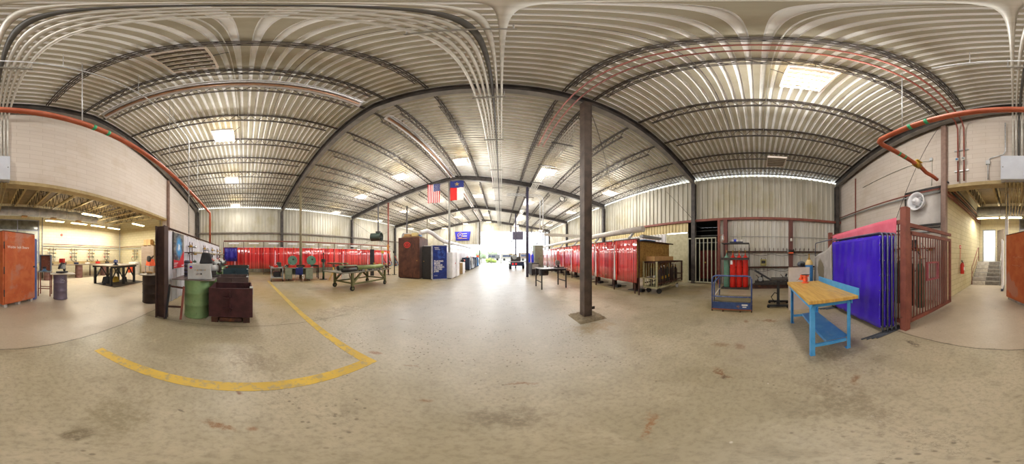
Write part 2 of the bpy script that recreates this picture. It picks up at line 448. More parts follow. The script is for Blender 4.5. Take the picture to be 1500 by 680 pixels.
# worn yellow paint line
def yellow_mat():
    g = G('worn_yellow_line'); pos = g.n('ShaderNodeNewGeometry').outputs['Position']
    n = g.noise(pos, 9, 7, .7); n2 = g.noise(pos, 1.5, 4)
    c = g.mix(g.ramp(n2, .4, .65), lin('#d9b548'), lin('#c8a642'))
    c = g.mix(g.math('MULTIPLY', g.ramp(n, .48, .62), .75), c, lin('#a09474'))
    sp = g.n('ShaderNodeSeparateXYZ'); g.t.links.new(pos, sp.inputs[0])
    c = g.mix(g.math('MULTIPLY', g.ramp(sp.outputs[0], -2.2, -5), .55), c, lin('#b5a162'))
    return g.finish(c, .55)
yl = B(); yl.box(-1.52, -1.37, -1.82, 1.44, .0005, .003); yl.box(-9.6, -1.521, 1.3, 1.44, .0005, .003)
struct('floor_line_marking', yl, yellow_mat(), 'worn yellow corner line painted on the concrete floor', 'floor line')

# outside ground
def ground_mat():
    g = G('outside_ground'); pos = g.n('ShaderNodeNewGeometry').outputs['Position']
    n = g.noise(pos, .25, 6)
    return g.finish(g.mix(g.ramp(n, .4, .6), lin('#8d877c'), lin('#7d7a68')), .9)
struct('ground', B().box(-70, 70, 28.2, 140, -.2, -.02), ground_mat(), 'pale yard outside the big door', 'ground')

# roof deck: real flutes
dk = B()
def deck(b, x0, x1, y0, y1, z_of, p=.2, dp=.045):
    xs = [x0, RX, x1] if x0 < RX < x1 else [x0, x1]
    n = int((y1 - y0) / p)
    prev = None
    for i in range(n + 1):
        yb = y0 + i * p
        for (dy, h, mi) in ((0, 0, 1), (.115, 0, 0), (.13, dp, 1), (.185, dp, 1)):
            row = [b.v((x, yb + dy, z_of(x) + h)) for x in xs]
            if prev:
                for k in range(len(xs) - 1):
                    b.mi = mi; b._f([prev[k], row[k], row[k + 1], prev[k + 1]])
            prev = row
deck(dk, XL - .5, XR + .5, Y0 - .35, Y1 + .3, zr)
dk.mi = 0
struct('ceiling', dk, [deck_flat, deck_rib_lit], 'fluted metal roof deck with ribs whitened as if lit', 'ceiling')

def corr(b, axis, at, a0, a1, z0, z1, p=.3, d=.035, sgn=1):
    n = int(round((a1 - a0) / p)); p = (a1 - a0) / n; prev = None
    zt = z1 if callable(z1) else (lambda a: z1)
    for i in range(n + 1):
        for (k, h) in ((0, 0), (.55, 0), (.65, 1), (.9, 1)):
            if i == n and k > 0: break
            a = a0 + (i + k) * p; o = at + sgn * h * d
            q = [(a, o, z0), (a, o, zt(a))] if axis == 'x' else [(o, a, z0), (o, a, zt(a))]
            q = [b.v(t) for t in q]
            if prev: b._f([prev[0], q[0], q[1], prev[1]])
            prev = q
b = B(); corr(b, 'y', XL, Y0, Y1, 0, 6.045, .3, .04)
struct('wall_left', b, siding, 'tall corrugated metal wall behind the long red curtain row', 'wall')
b = B(); corr(b, 'y', XR, Y0, Y1, 3.46, 5.99, .3, .06, -1)
struct('wall_right', b, siding, 'upper corrugated metal wall above the brown girt', 'wall')
b = B(); corr(b, 'y', XR, Y0, 2.0, 0, 3.46, .22, .035, -1)
struct('wall_right', b, siding_l, 'lower pale corrugated wall behind the red cylinders', 'wall')
b = B(); corr(b, 'y', XR - .06, 3.8, Y1, 2.85, 3.46, .22, .035, -1)
struct('wall_right', b, siding_y, 'yellowed siding strip above the right curtain booths', 'wall')
b = B(); corr(b, 'y', XR, 5.2, Y1, 0, 2.86, .25, .035, -1)
struct('wall_right', b, siding_w, 'white siding behind the right curtain booths', 'wall')
b = B(); b.box(XR - .06, XR, 3.8, 5.25, 0, 2.8)
struct('wall_right', b, cream, 'flat cream steel sheet beside the slat gate', 'wall')
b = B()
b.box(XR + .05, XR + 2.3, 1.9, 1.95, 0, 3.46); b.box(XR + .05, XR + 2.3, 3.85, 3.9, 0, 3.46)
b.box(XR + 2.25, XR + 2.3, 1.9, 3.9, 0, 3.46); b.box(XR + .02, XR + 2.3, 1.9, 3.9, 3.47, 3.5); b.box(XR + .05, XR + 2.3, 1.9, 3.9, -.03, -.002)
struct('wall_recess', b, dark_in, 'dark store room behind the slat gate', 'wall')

# rear block wall with its wide opening
XO0, XO1, ZH = -9.0, 2.16, 3.85
def gable(b, x0, x1, z0, y0, y1):
    xs = [x0] + ([RX] if x0 < RX < x1 else []) + [x1]
    poly = [(x0, y1, z0), (x1, y1, z0)] + [(x, y1, zr(x) - .03) for x in xs[::-1]]
    b.prism(poly, (0, y0 - y1, 0))
b = B(); gable(b, XO0, XO1, ZH, Y0 - .3, Y0)
struct('wall_rear', b, block_x, 'painted block header over the wide opening', 'wall')
b = B(); gable(b, XL, XO0, 0, Y0 - .3, Y0)
struct('wall_rear', b, block_x, 'painted block wall left of the opening behind the partition', 'wall')
b = B(); gable(b, XO1, XR, 0, Y0 - .3, Y0)
struct('wall_rear', b, block_x, 'white block wall with the round fan', 'wall')
struct('trim_1', B().box(XO0, XO1, Y0 - .32, Y0 + .03, ZH - .12, ZH - .002), joist_tan, 'tan steel lintel under the block header', 'lintel')

# back room
YB, XS, ZD = -10.5, -10.9, 5.0
b = B(); b.box(XO1, XO1 + .25, YB, Y0 - .3, 0, ZD)
struct('wall_corridor', b, block_cream_y, 'cream block wall with the fire extinguisher', 'wall')
b = B(); b.box(XS - .25, XS, YB - .25, Y0 - .3, 0, ZD)
struct('wall_back_left', b, block_cream_y, 'cream block side wall of the back room', 'wall')
b = B()
b.box(XS, -3.35, YB - .25, YB, 0, ZD); b.box(-3.35, -.4, YB - .25, YB, 3.95, ZD); b.box(-3.35, -.4, YB - .25, YB, 0, 1.0)
b.box(-.4, 1.12, YB - .25, YB, 0, ZD); b.box(1.98, XO1 + .25, YB - .25, YB, 0, ZD)
b.box(1.12, 1.98, YB - .25, YB, 3.22, ZD); b.box(1.12, 1.98, YB - .25, YB, 0, 1.13)
struct('wall_back', b, block_cream_x, 'cream block back wall with gas stations along it', 'wall')
b = B(); b.box(XS - .25, XO1 + .25, YB - .25, Y0 - .3, ZD, ZD + .1)
struct('ceiling_back', b, deck_old, 'old tan plank ceiling of the back room', 'ceiling')
# lit room behind the door
b = B(); b.box(.4, 2.6, -12.7, -12.6, 1.13, 3.8); b.box(.3, .4, -12.7, -10.76, 1.13, 3.8); b.box(2.6, 2.7, -12.7, -10.76, 1.13, 3.8); b.box(.3, 2.7, -12.7, -10.76, 3.8, 3.9)
struct('wall_landing', b, white_m, 'white room seen through the open door', 'wall')
b = B(); b.box(.3, 2.7, -12.7, YB - .25, 1.0, 1.13)
struct('floor_landing', b, grey_m, 'grey floor beyond the open door', 'floor')
# window
w = B()
for x in (-3.35, -1.9, -.46): w.box(x, x + .07, YB - .16, YB - .06, 1.0, 3.95)
for z in (1.0, 1.75, 2.5, 3.2, 3.89): w.box(-3.28, -.46, YB - .15, YB - .07, z, z + .06)
w = struct('window_1', w, M('window_frame_paint', '#8a8ea0', '#9a9eb0', 4, .5), 'tall multi-pane window behind the orange cabinet', 'window')
B().box(-3.3, -.42, YB - .12, YB - .1, 1.03, 3.2).build('window_pane', glassm, w); B().box(-3.3, -.42, YB - .12, YB - .1, 3.2, 3.93).build('window_pane', M('dark_glass', '#5a5a54', '#74746c', 3, .15), w, label='dark upper panes')
# door
dr = B(); dr.box(1.12, 1.17, YB - .2, YB + .03, 1.13, 3.22); dr.box(1.93, 1.98, YB - .2, YB + .03, 1.13, 3.22); dr.box(1.17, 1.93, YB - .2, YB + .03, 3.17, 3.22)
dr = struct('door_1', dr, grey_m, 'open door at the top of the steps', 'door')
lf = B().cb((.78, YB + .3, 2.15), (.72, .045, 2.0), rz=R(-50)).build('door_leaf', M('brown_door', '#7d7166', '#8a7d72', 4, .5), dr)
B().cyl((.98, YB + .12, 2.1), (1.06, YB + .2, 2.1), .02).build('door_handle', chrome, lf)
# steps and landing
st = B()
for i in range(6): st.box(.62, 2.14, -9.6, -8.18 - i * .28, i * .19, (i + 1) * .19 - .002)
st.box(.62, 2.14, YB, -9.6, 0, 1.138)
stp = struct('stairs', st, M('step_concrete', '#8a847c', '#746e66', 5, .7), 'concrete steps half painted white up to the door', 'steps')
ps = B()
for i in range(6):
    y = -8.18 - i * .28
    ps.box(1.42, 2.12, y, y + .006, i * .19 + .01, (i + 1) * .19 + .002)
    ps.box(1.42, 2.12, y - .05, y + .006, (i + 1) * .19 - .001, (i + 1) * .19 + .003)
ps.build('step_paint', M('worn_white_step', '#d8d2c8', '#bdb5aa', 6, .6), stp)
hr = thing('handrail', 'brown pipe handrail on the left side of the steps', 'handrail', (2.06, -8.1, 0))
B().tube([(0, .1, .05), (0, .1, .95), (-.02, 0, 1.05), (0, -1.35, 1.98), (0, -1.5, 2.0), (0, -1.5, 1.2)], .022).build('rail', rustred_m, hr)
B().tube([(0, .1, .55), (0, -1.4, 1.5)], .018).build('mid_rail', rustred_m, hr)
hr = thing('handrail', 'short grey post rail on the right side of the steps', 'handrail', (.66, -8.12, 0))
B().tube([(0, .05, .005), (0, .05, .9), (0, 0, .95), (0, -1.3, 1.8), (0, -1.3, 1.2)], .02).build('rail', grey_m, hr)
struct('column', B().box(.25, .42, -8.6, -8.43, 0, 4.9), white_m, 'white post beside the steps', 'column')

# far wall with the big openings
b = B()
def gable_c(b, x0, x1, z0, z1=None, p=.3):
    corr(b, 'x', Y1, x0, x1, z0, (lambda a: zr(a) - .02) if z1 is None else z1, p, .04, -1)
gable_c(b, XL, -9.0, 0); gable_c(b, -9.0, -3.45, 3.45); gable_c(b, -3.45, 8.3, 5.62); 
b.box(8.2, 8.5, Y1 - .02, Y1 + .02, 0, 6.0)
struct('wall_far', b, siding, 'corrugated end wall around the big bright doorway', 'wall')
b = B(); b.box(-3.5, 8.3, Y1 - .1, Y1 - .04, 5.55, 5.75); b.box(-9.0, -3.5, Y1 - .1, Y1 - .04, 3.38, 3.52)
struct('trim_2', b, lgrey, 'pale steel header over the far openings', 'header beam')
for x, lab in ((-9.0, 'left jamb post of the far low opening'), (-3.6, 'post between the two far openings'), (-3.9, 'white pipe post next to the blue banner'), (1.7, 'thin post standing in the far doorway'), (5.2, 'post right of the far doorway machines'), (7.6, 'post at the right end of the far doorway')):
    struct('column', B().box(x - .07, x + .07, Y1 - .3, Y1 - .15, 0, (zr(x) - .5)), galv if x == -3.9 else beam_m, lab, 'column')
b = B(); b.bar((1.7, Y1 - .2, 2.9), (8.2, Y1 - .2, 2.9), .08)
struct('trim_3', b, beam_m, 'crossbar in the far doorway', 'crossbar')

# rigid frames
def rafter(y, depth=.42, w=.2, nm=''):
    b = B()
    for (xa, xb) in ((XL + .1, RX), (RX, XR - .1)):
        for (dz0, dz1, hw) in ((-.04, -.06, w / 2), (-depth, -depth + .02, w / 2), (-depth + .02, -.06, .009)):
            b.mi = 1 if dz0 == -depth else 0
            b.prism([(xa, y - hw, zr(xa) + dz0), (xb, y - hw, zr(xb) + dz0), (xb, y - hw, zr(xb) + dz1), (xa, y - hw, zr(xa) + dz1)], (0, 2 * hw, 0))
    return struct('roof_beam', b, [beam_m, M('grey_lower_flange', '#77736e', '#8a8680', 3, .6)], 'dark sloping steel roof beam ' + nm, 'roof beam')  # lower flange in a lighter grey than web and top
FY = [-4.42, 3.4, 11.4, 19.5, 27.35]
for y, nm in zip(FY, ('against the rear block wall', 'nearest the camera over the square column', 'behind the two hanging flags', 'third along the hall', 'against the far end wall')): rafter(y, nm=nm)
def hcol(b, x, y, z0, z1, s=.19, t=.014):
    b.box(x - s / 2, x - s / 2 + t, y - s / 2, y + s / 2, z0, z1); b.box(x + s / 2 - t, x + s / 2, y - s / 2, y + s / 2, z0, z1)
    b.box(x - s / 2 + t, x + s / 2 - t, y - t / 2, y + t / 2, z0, z1)
for y, nm in zip(FY, ('in the rear corner', 'of the first frame', 'of the second frame', 'of the third frame', 'in the far corner')):
    b = B(); hcol(b, XL + .2, y, 0, zr(XL + .2) - .42, .24); struct('column', b, beam_m, 'left wall steel column ' + nm, 'column')
    b = B(); hcol(b, XR - .2, y, 0, zr(XR - .2) - .42, .22); struct('column', b, beam_m, 'right wall steel column ' + nm, 'column')
# interior columns
sqm = M('brown_column', '#5f5046', '#4a4039', 4, .55, .2, .05, '#7a6a5c', 6, .66)
b = B(); b.box(1.79, 1.81, 3.19, 3.41, .06, zr(1.9) - .43); b.box(1.97, 1.99, 3.19, 3.41, .06, zr(1.9) - .43); b.box(1.81, 1.97, 3.2, 3.4, .06, zr(1.9) - .43)
c0 = struct('column', b, sqm, 'tall brown steel column on a rough concrete pad', 'column')
B().box(1.96, 2.1, 3.24, 3.26, .2, .27).build('bracket', steel_dark, c0)
pad = B().grid(lambda u, v: (1.57 + u * .68, 2.96 + v * .66, (.055 + random.uniform(-.012, .012)) if 0 < u < 1 and 0 < v < 1 else .001), 14, 14)
pd = struct('column_footing', pad, M('rough_pad', '#8d8068', '#776b55', 14, .9, 0, .5), 'rough square concrete pad under the brown column', 'footing')
for (x, y, m, lab, r) in ((-10.15, 3.6, M('tan_column', '#8f8468', '#7f755c', 3, .6), 'tan pipe column behind the metal desk', .085), (-9.45, 11.4, rustred_m, 'red brown pipe column by the barrel fan', .075), (-9.5, 19.5, M('tan_column2', '#a59880', '#94886f', 3, .6), 'tan pipe column beyond the brown cabinet', .075),
        (-3.75, 11.4, M('grey_column', '#8d8c84', '#a3a29a', 3, .5), 'pale pipe column under the state flag', .075), (1.85, 11.4, M('violet_column', '#3d3a4e', '#4a465a', 3, .5), 'dark column beside the olive cabinet', .095), (1.75, 19.5, M('violet_column2', '#4a465a', '#56526a', 3, .5), 'dark column by the far trailer', .085)):
    struct('column', B().cyl((x, y, 0), (x, y, zr(x) - .425), r, 14), m, lab, 'column')
for (x, lab) in ((2.07, 'pinkish steel column at the right edge of the wide opening'), (-9.05, 'brown steel column at the left edge of the wide opening')):
    b = B(); b.box(x - .08, x + .08, Y0 + .02, Y0 + .17, 0, zr(x) - .43)
    struct('column', b, M('pink_column', '#8f7568', '#7d6458', 4, .6), lab, 'column')

# bar joists, one bay each, copies share the mesh
def joist(L):
    b = B(); d = .4
    for s in (-1, 1):
        b.box(s * .012 if s > 0 else -.045, .045 if s > 0 else -.012, 0, L, -.035, -.005)
        b.box(s * .012 if s > 0 else -.035, .035 if s > 0 else -.012, .5, L - .5, -d, -d + .03)
    n = 15; st = (L - .8) / n
    for i in range(n):
        y = .4 + i * st
        b.bar((0, y, -.03), (0, y + st / 2, -d + .02), .018); b.bar((0, y + st / 2, -d + .02), (0, y + st, -.03), .018)
    return b
JX = [-1.6, -2.85, -3.65, -5.15, -6.65, -8.1, -9.5, -10.9, -12.3, -13.6, 1.33, 2.1, 3.7, 5.15, 6.6, 7.8]
j0 = None
for k in range(4):
    for i, x in enumerate(JX):
        L = FY[k + 1] - FY[k] - .24
        if i == 0:
            j0 = joist(L).build('ceiling_joist', joist_m); o = j0
        else:
            o = j0.copy(); C.objects.link(o)
        o.location = (x, FY[k] + .12, zr(x) - .02); o['kind'] = 'structure'; o['category'] = 'joist'; o['group'] = 'steel bar joists under the roof deck'
        o['label'] = 'open web steel roof joist running the length of the hall, %s from the %s wall in the %s bay from the rear' % ((ORD[sorted(JX).index(x)] if x < 1 else ORD[sorted(JX, reverse=True).index(x)]), 'left' if x < 1 else 'right', ORD[k])
# bridging rods
for k, y in enumerate((-.1 + .9, 6.2, 9.0, 14.2, 17.0, 22.5)):
    b = B(); b.tube([(XL + .5, y, zr(XL + .5) - .41), (RX, y, zr(RX) - .41), (XR - .4, y, zr(XR - .4) - .41)], .007, 5)
    struct('bridging_rod', b, joist_m, 'thin rod tying the roof joists together, %s from the rear' % ORD[k], 'rod')
# girts and rails
b = B(); b.box(XR - .2, XR - .06, Y0, Y1, 3.4, 3.52); struct('trim_4', b, rustred_m, 'brown girt along the right wall', 'girt')
b = B(); b.box(XL + .06, XL + .2, Y0, Y1, 3.55, 3.68); struct('trim_5', b, M('girt_brown', '#6f665a', '#7d7468', 4, .6), 'grey girt along the left wall', 'girt')
b = B(); b.bar((XR - .18, 1.98, 0), (XR - .18, 1.98, 3.4), .13); struct('column', b, rustred_m, 'slim red post right of the slat gate', 'column')
b = B(); b.box(XR - .32, XR - .06, 1.52, 1.72, 0, 3.4); struct('column', b, M('maroon_column', '#6a3a36', '#7a4640', 4, .6), 'wide maroon post behind the red cylinders', 'column')
b = B(); b.box(XR - .25, XR - .06, -1.85, -1.65, 0, 3.4); struct('column', b, M('maroon_column2', '#5f3833', '#6f443c', 4, .6), 'maroon wall post behind the leaning board', 'column')
# tie rods
def rod(p, q, lab, r=.012, m=None):
    struct('brace_rod', B().cyl(p, q, r, 6), m or joist_m, lab, 'rod')
rod((2.2, -4.45, 6.45), (4.3, -4.55, 2.2), 'diagonal brace rod across the white block wall', .01)
rod((2.05, 3.4, 6.5), (7.9, 9.5, 5.6), 'diagonal roof brace rod right of the brown column')
rod((-14.8, 11.3, 5.6), (-14.8, 19.4, 2.2), 'long diagonal brace rod on the left wall', .015)
rod((-14.8, 19.3, 5.6), (-14.8, 11.5, 2.2), 'crossing diagonal brace rod on the left wall', .015)
rod((8.3, 3.5, 3.6), (8.3, 5.2, 5.6), 'brace rod high on the right wall')
# tan joists of the back room
def joist_b(L):
    b = B(); d = .75
    b.box(-.05, .05, 0, L, -.05, -.002); b.box(-.045, .045, .3, L, -d, -d + .06)
    n = 9; stp_ = (L - .3) / n
    for i in range(n):
        y = .2 + i * stp_
        b.mi = 1; b.bar((0, y, -.04), (0, y + stp_ / 2, -d + .03), .022); b.bar((0, y + stp_ / 2, -d + .03), (0, y + stp_, -.04), .022); b.mi = 0
    return b
jb = None
for i, x in enumerate([1.8, .75, -.35, -1.42, -2.45, -3.55, -4.6, -5.65, -6.75, -7.8, -8.9, -9.95]):
    if jb is None: jb = joist_b(5.3).build('ceiling_joist', [joist_tan, M('dark_web', '#352e22', '#2a241a', 4, .8)]); o = jb
    else: o = jb.copy(); C.objects.link(o)
    o.rotation_euler = (0, 0, PI); o.location = (x, -5.06, ZD - .01); o['kind'] = 'structure'; o['category'] = 'joist'; o['group'] = 'tan joists of the back room'
    o['label'] = 'tan back room ceiling joist, %s from the corridor wall' % ORD[i]
for k, y in enumerate((-6.6,)):
    b = B(); xs = [2.1 - i * 1.07 for i in range(12)]
    for i in range(11): b.bar((xs[i], y, ZD - .1 if i % 2 else ZD - .7), (xs[i + 1], y, ZD - .7 if i % 2 else ZD - .1), .014)
    struct('cross_bridging', b, joist_tan, '%s row of zigzag bracing between the tan joists' % ('near' if k == 0 else 'far'), 'bracing')
# ------------------------------------------------------------------ lamps
SKY, EXPO = 6.0, 0.3
DOWN, FILL = 25, 190
tube_lit = glow('lamp_tube_lit', '#ffe6ac', 9)
tube_off = M('lamp_tube_off', '#c9c4b8', '#d6d0c4', 4, .3)
def area(x, y, z, sx, sy, w, col=(1, .965, .92), up=False):
    l = bpy.data.lights.new('lamp', 'AREA'); l.shape = 'RECTANGLE'; l.size = sx; l.size_y = sy; l.energy = w; l.color = col
    o = bpy.data.objects.new('lamp', l); C.objects.link(o); o.location = (x, y, z)
    if up: o.rotation_euler = (PI, 0, 0)
def fill_point(x, y, z, w, col=(1, .965, .92)):  # unseen fill hung under a fixture, added to brighten roof and walls
    l = bpy.data.lights.new('lamp', 'POINT'); l.shadow_soft_size = .25; l.energy = w; l.color = col
    o = bpy.data.objects.new('lamp', l); C.objects.link(o); o.location = (x, y, z)
ref_m = M('lamp_reflector', '#7d7266', '#8d8276', 6, .4, .4)
def make_light(lit, S=.4):
    t = thing('ceiling_light', '', 'ceiling light')
    b = B(); L, W = S, .37
    b.box(-L, -L + .03, -W, W, -.05, .05); b.box(L - .03, L, -W, W, -.05, .05); b.box(-L + .03, L - .03, -W, -W + .03, -.05, .05); b.box(-L + .03, L - .03, W - .03, W, -.05, .05)
    b.build('frame', M('lamp_frame', '#e4d8cc', '#ece2d8', 4, .5), t)
    for i in range(5):
        x = -L + .11 + i * (2 * L - .22) / 4
        if i < 4:
            xx = x + (2 * L - .22) / 8
            B().cyl((xx, -W + .04, -.01), (xx, W - .04, -.01), .028, 8).build('lamp_tube', tube_lit if lit else tube_off, t)
        b = B(); b.prism([(x - .035, -W + .03, .04), (x, -W + .03, -.04), (x + .035, -W + .03, .04)], (0, 2 * W - .06, 0)); b.build('reflector', ref_m, t)
    for s in (-1, 1): B().cyl((s * (L - .02), 0, .05), (s * (L - .02), 0, .55), .006, 5).build('hanger', joist_m, t)
    return t
lamps_src = {}
def put_light(x, y, lit, lab):
    z = zr(x) - .62
    if lit not in lamps_src: o = lamps_src[lit] = make_light(lit)
    else: o = dup(lamps_src[lit])
    o.location = (x, y, z); o['label'] = lab; o['group'] = 'lit ceiling lights' if lit else 'unlit ceiling lights'
    if lit:
        area(x, y, z - .08, .7, .66, DOWN); fill_point(x, y, z - .5, FILL * (.4 if x < -12 else 1) * (.6 if y > 25 else 1))
LXS = [-13.2, -9.5, -5.8, -2.0, 2.42, 6.5]
LN = ['first from the left wall', 'second from the left wall', 'third from the left wall', 'left of the aisle', 'right of the aisle', 'nearest the right wall']
for ri, (y, rn) in enumerate(((-.76, 'row over the camera'), (8.2, 'second row'), (14.1, 'third row'), (21.3, 'fourth row'), (26.2, 'last row by the end wall'))):
    for x, n in zip(LXS, LN):
        lit = not (ri == 0 and x in (-2.0, 6.5))
        put_light(x, y, lit, '%s louvred ceiling light, %s, %s' % ('lit' if lit else 'unlit', rn, n))
# strip lights of the back room
def strip(x, y, z, L, lab, e=28, rz=0):
    t = thing('strip_light', lab, 'strip light', (x, y, z), rz, 'strip lights in the back room')
    b = B(); b.prism([(-L / 2, -.12, 0), (-L / 2, .12, 0), (-L / 2, .06, .09), (-L / 2, -.06, .09)], (L, 0, 0)); b.build('housing', white_m, t)
    for yy in (-.06, .06): B().cyl((-L / 2 + .03, yy, -.025), (L / 2 - .03, yy, -.025), .022, 8).build('lamp_tube', tube_lit, t)
    for s in (-1, 1): B().cyl((s * L * .4, 0, .09), (s * L * .4, 0, 4.25 - z), .006, 5).build('hanger', joist_m, t)
    area(x, y, z - .08, L if not rz else .2, .2, e, (1, .97, .88)); area(x, y, z + .14, L, .2, e * .2, (1, .97, .88), up=True)
for (x, y, lab) in ((-5.06, -6.9, 'strip light nearest the wide opening'), (-9.0, -6.9, 'strip light near the cream side wall'), (-3.98, -9.3, 'rear row strip light beside the window'), (-5.75, -9.3, 'rear row strip light, second from the window'), (-7.35, -9.3, 'rear row strip light, third from the window'), (-8.95, -9.3, 'rear row strip light nearest the corner')):
    strip(x, y, 3.7, 1.25, lab, 60)
strip(1.36, -8.7, 3.6, 1.2, 'strip light above the steps beside the corridor wall', 38); strip(.1, -8.7, 3.6, 1.2, 'strip light above the steps beside the orange cabinet', 38)
area(1.5, -11.6, 3.75, 1, .6, 60, (1, .98, .94))
# ------------------------------------------------------------------ right-hand side: bench, screens, cage
def legs4(t, pts, fn, m, name='leg'):
    for p in pts: fn(B(), *p).build(name, m, t)

# blue workbench
wb = thing('workbench', 'bright blue steel workbench with a worn yellowish wood top', 'workbench', (2.72, -1.0, 0), R(-1))
def bench_top():
    g = G('worn_butcher_block'); v = g.coords()
    n = g.noise(g.scaled(v, (1, 9, 1)), 2.5, 6, .6); n2 = g.noise(v, 3, 6, .6)
    c = g.mix(g.ramp(n, .38, .64), lin('#d2ab5a'), lin('#c0954a'))
    c = g.mix(g.math('MULTIPLY', g.ramp(n2, .52, .68), .55), c, lin('#a78b66'))
    return g.finish(c, .45, 0, n, .05)
B().box(-.82, .77, -.37, .36, .875, .925).build('top', bench_top(), wb, .006)
B().box(-.82, .77, -.385, -.371, .87, 1.03).build('backstop', blue_m, wb)
ap = B()
ap.hexa([(-.76, .3, .795), (.71, .3, .795), (.71, .315, .795), (-.76, .315, .795), (-.8, .3, .874), (.75, .3, .874), (.75, .315, .874), (-.8, .315, .874)])
for x in (-.7, .65):
    ap.hexa([(x, -.29, .795), (x + .012, -.29, .795), (x + .012, .29, .795), (x, .29, .795), (x, -.355, .874), (x + .012, -.355, .874), (x + .012, .34, .874), (x, .34, .874)])
ap.box(-.76, .71, -.31, -.295, .8, .874)
ap.build('apron', blue_m, wb)
for (x, y) in ((-.69, -.27), (-.69, .27), (.64, -.27), (.64, .27)):
    b = B(); s = 1 if y > 0 else -1; e = -1 if x < 0 else 1
    b.box(x - .03, x + .03, y + s * .028 - .004, y + s * .028 + .004, 0, .83); b.box(x + e * .026 - .004, x + e * .026 + .004, y - .03, y + .024 * (1 if s > 0 else 1), 0, .83)
    b.box(x - .035, x + .035, y - .035, y + .035, 0, .006)
    b.build('leg', blue_m, wb)
sh = B(); sh.box(-.66, .64, -.3, .06, .2, .215); sh.box(-.66, .64, .05, .06, .16, .2); sh.build('shelf', M('worn_blue_shelf', '#3a7fbf', '#5593c6', 3, .45, 0, 0, '#8aa6b4', 4, .58), wb)
for x in (-.69, .64): B().box(x - .018, x + .018, -.24, .24, .15, .197).build('stretcher', blue_m, wb)
# red vise
VSC = .85
vs = thing('bench_vise', 'small orange red bench vise on the far end of the blue workbench', 'vise', (3.28, -1.0, .927), R(35)); vs.scale = (VSC, VSC, VSC)
b = B(); b.lathe([(.09, 0), (.09, .012), (.05, .03), (.04, .05)], n=16); b.build('swivel_base', orange_m, vs)
b = B(); b.hexa([(-.05, -.045, .045), (.05, -.045, .045), (.05, .045, .045), (-.05, .045, .045), (-.035, -.05, .17), (.04, -.05, .17), (.04, .05, .17), (-.035, .05, .17)]); b.box(-.06, .05, -.07, .07, .155, .2); b.build('fixed_jaw', orange_m, vs, .006)
b = B(); b.box(.065, .12, -.065, .065, .1, .2); b.cyl((.05, 0, .09), (.18, 0, .09), .035, 12); b.build('sliding_jaw', orange_m, vs, .006)
B().box(-.075, .065, -.08, .08, .201, .213).build('anvil_plate', steel_dark, vs)
B().cyl((.2, -.09, .1), (.2, .09, .05), .008, 8).build('handle', chrome, vs)
B().cyl((.181, 0, .09), (.2, 0, .09), .02, 10).build('screw', chrome, vs)

# purple welding screens
def screen(loc, lab, w=2.0, h=1.93, src=[]):
    t = thing('welding_screen', lab, 'welding screen', loc, 0, 'purple welding screens stacked by the cage')
    fr = B()
    c = .07
    pts = [(0, 0, .06), (0, 0, h - c), (c * .3, 0, h - c * .3), (c, 0, h), (w - c, 0, h), (w - c * .3, 0, h - c * .3), (w, 0, h - c), (w, 0, .06)]
    fr.tube(pts, .016, 8); fr.tube([(0, 0, .12), (w, 0, .12)], .014, 8)
    fr.build('frame', M('screen_tube', '#5a6074', '#747a8c', 6, .4, .4), t)
    def sh(u, v):
        x = .03 + u * (w - .06); z = .1 + v * (h - .15)
        sag = .02 * math.sin(u * 17) * (1 - v) + .012 * math.sin(u * 41 + v * 3) + .018 * math.sin(v * 9 + u * 5)
        return (x, .022 + sag * .45, z - .012 * (1 - v) * math.sin(u * PI * 8) * .6)
    b = B().sheet(sh, 48, 22, .003, (0, -1, 0)); b.mi = 1
    for i in range(9):
        b.cyl((.06 + i * (w - .12) / 8, .04, h - .06), (.06 + i * (w - .12) / 8, .03, h - .06), .009, 8)
    for i in range(6):
        for x in (.045, w - .045): b.cyl((x, .04, .3 + i * .28), (x, .03, .3 + i * .28), .009, 8)
    b.build('curtain', [purple_cur, chrome], t)
    for x in (0, w):
        b = B(); b.tube([(x, -.45, .014), (x, .48, .014)], .014, 8); b.cyl((x, 0, .014), (x, 0, .1), .018, 8)
        b.build('foot', M('screen_foot', '#3c4048', '#4c5058', 6, .5, .3), t)
    return t
s0 = screen((2.12, -2.06, 0), 'front purple welding screen, its whole curtain in view behind the workbench')
for i, (dx, dy, lab) in enumerate(((-.05, -.075, 'second purple welding screen, close behind the front one'), (-.085, -.15, 'third purple welding screen in the stack by the gate post'), (-.12, -.225, 'rearmost purple welding screen, against the cage fence'))):
    dup(s0, (2.12 + dx, -2.06 + dy, 0), 0, lab)
# cage fence with gate
fm = rustred_m
fn = thing('cage_fence', 'red brown barred cage fence behind the purple screens', 'fence', (0, 0, 0))
B().box(1.84, 1.98, -2.52, -2.38, 0, 2.45).build('post', fm, fn)
B().box(5.0, 5.12, -2.5, -2.38, 0, 2.3).build('post', fm, fn)
b = B(); b.box(1.982, 5.0, -2.48, -2.42, 2.13, 2.21); b.build('rail', fm, fn)
b = B(); b.box(1.982, 5.0, -2.48, -2.42, .12, .2); b.build('rail', fm, fn)
for i in range(24):
    x = 2.08 + i * .122
    B().box(x - .011, x + .011, -2.461, -2.439, .2, 2.13).build('bar', fm, fn)
gt = thing('cage_gate', 'red brown barred gate standing beside the corridor', 'gate', (1.93, -2.55, 0), R(-93.2) + PI * 0)
W = 1.95
b = B()
for (x0, x1, z0, z1) in ((0, W, 2.08, 2.16), (.02, .1, .1, 2.0), (W - .08, W, .1, 2.0), (.02, W, .1, .18), (.02, W, 1.92, 2.0)):
    b.box(x0, x1, -.03, .03, z0, z1)
b.build('frame', fm, gt)
for i in range(15):
    x = .2 + i * .108
    B().box(x - .01, x + .01, -.01, .01, .18, 1.92).build('bar', fm, gt)
b = B()
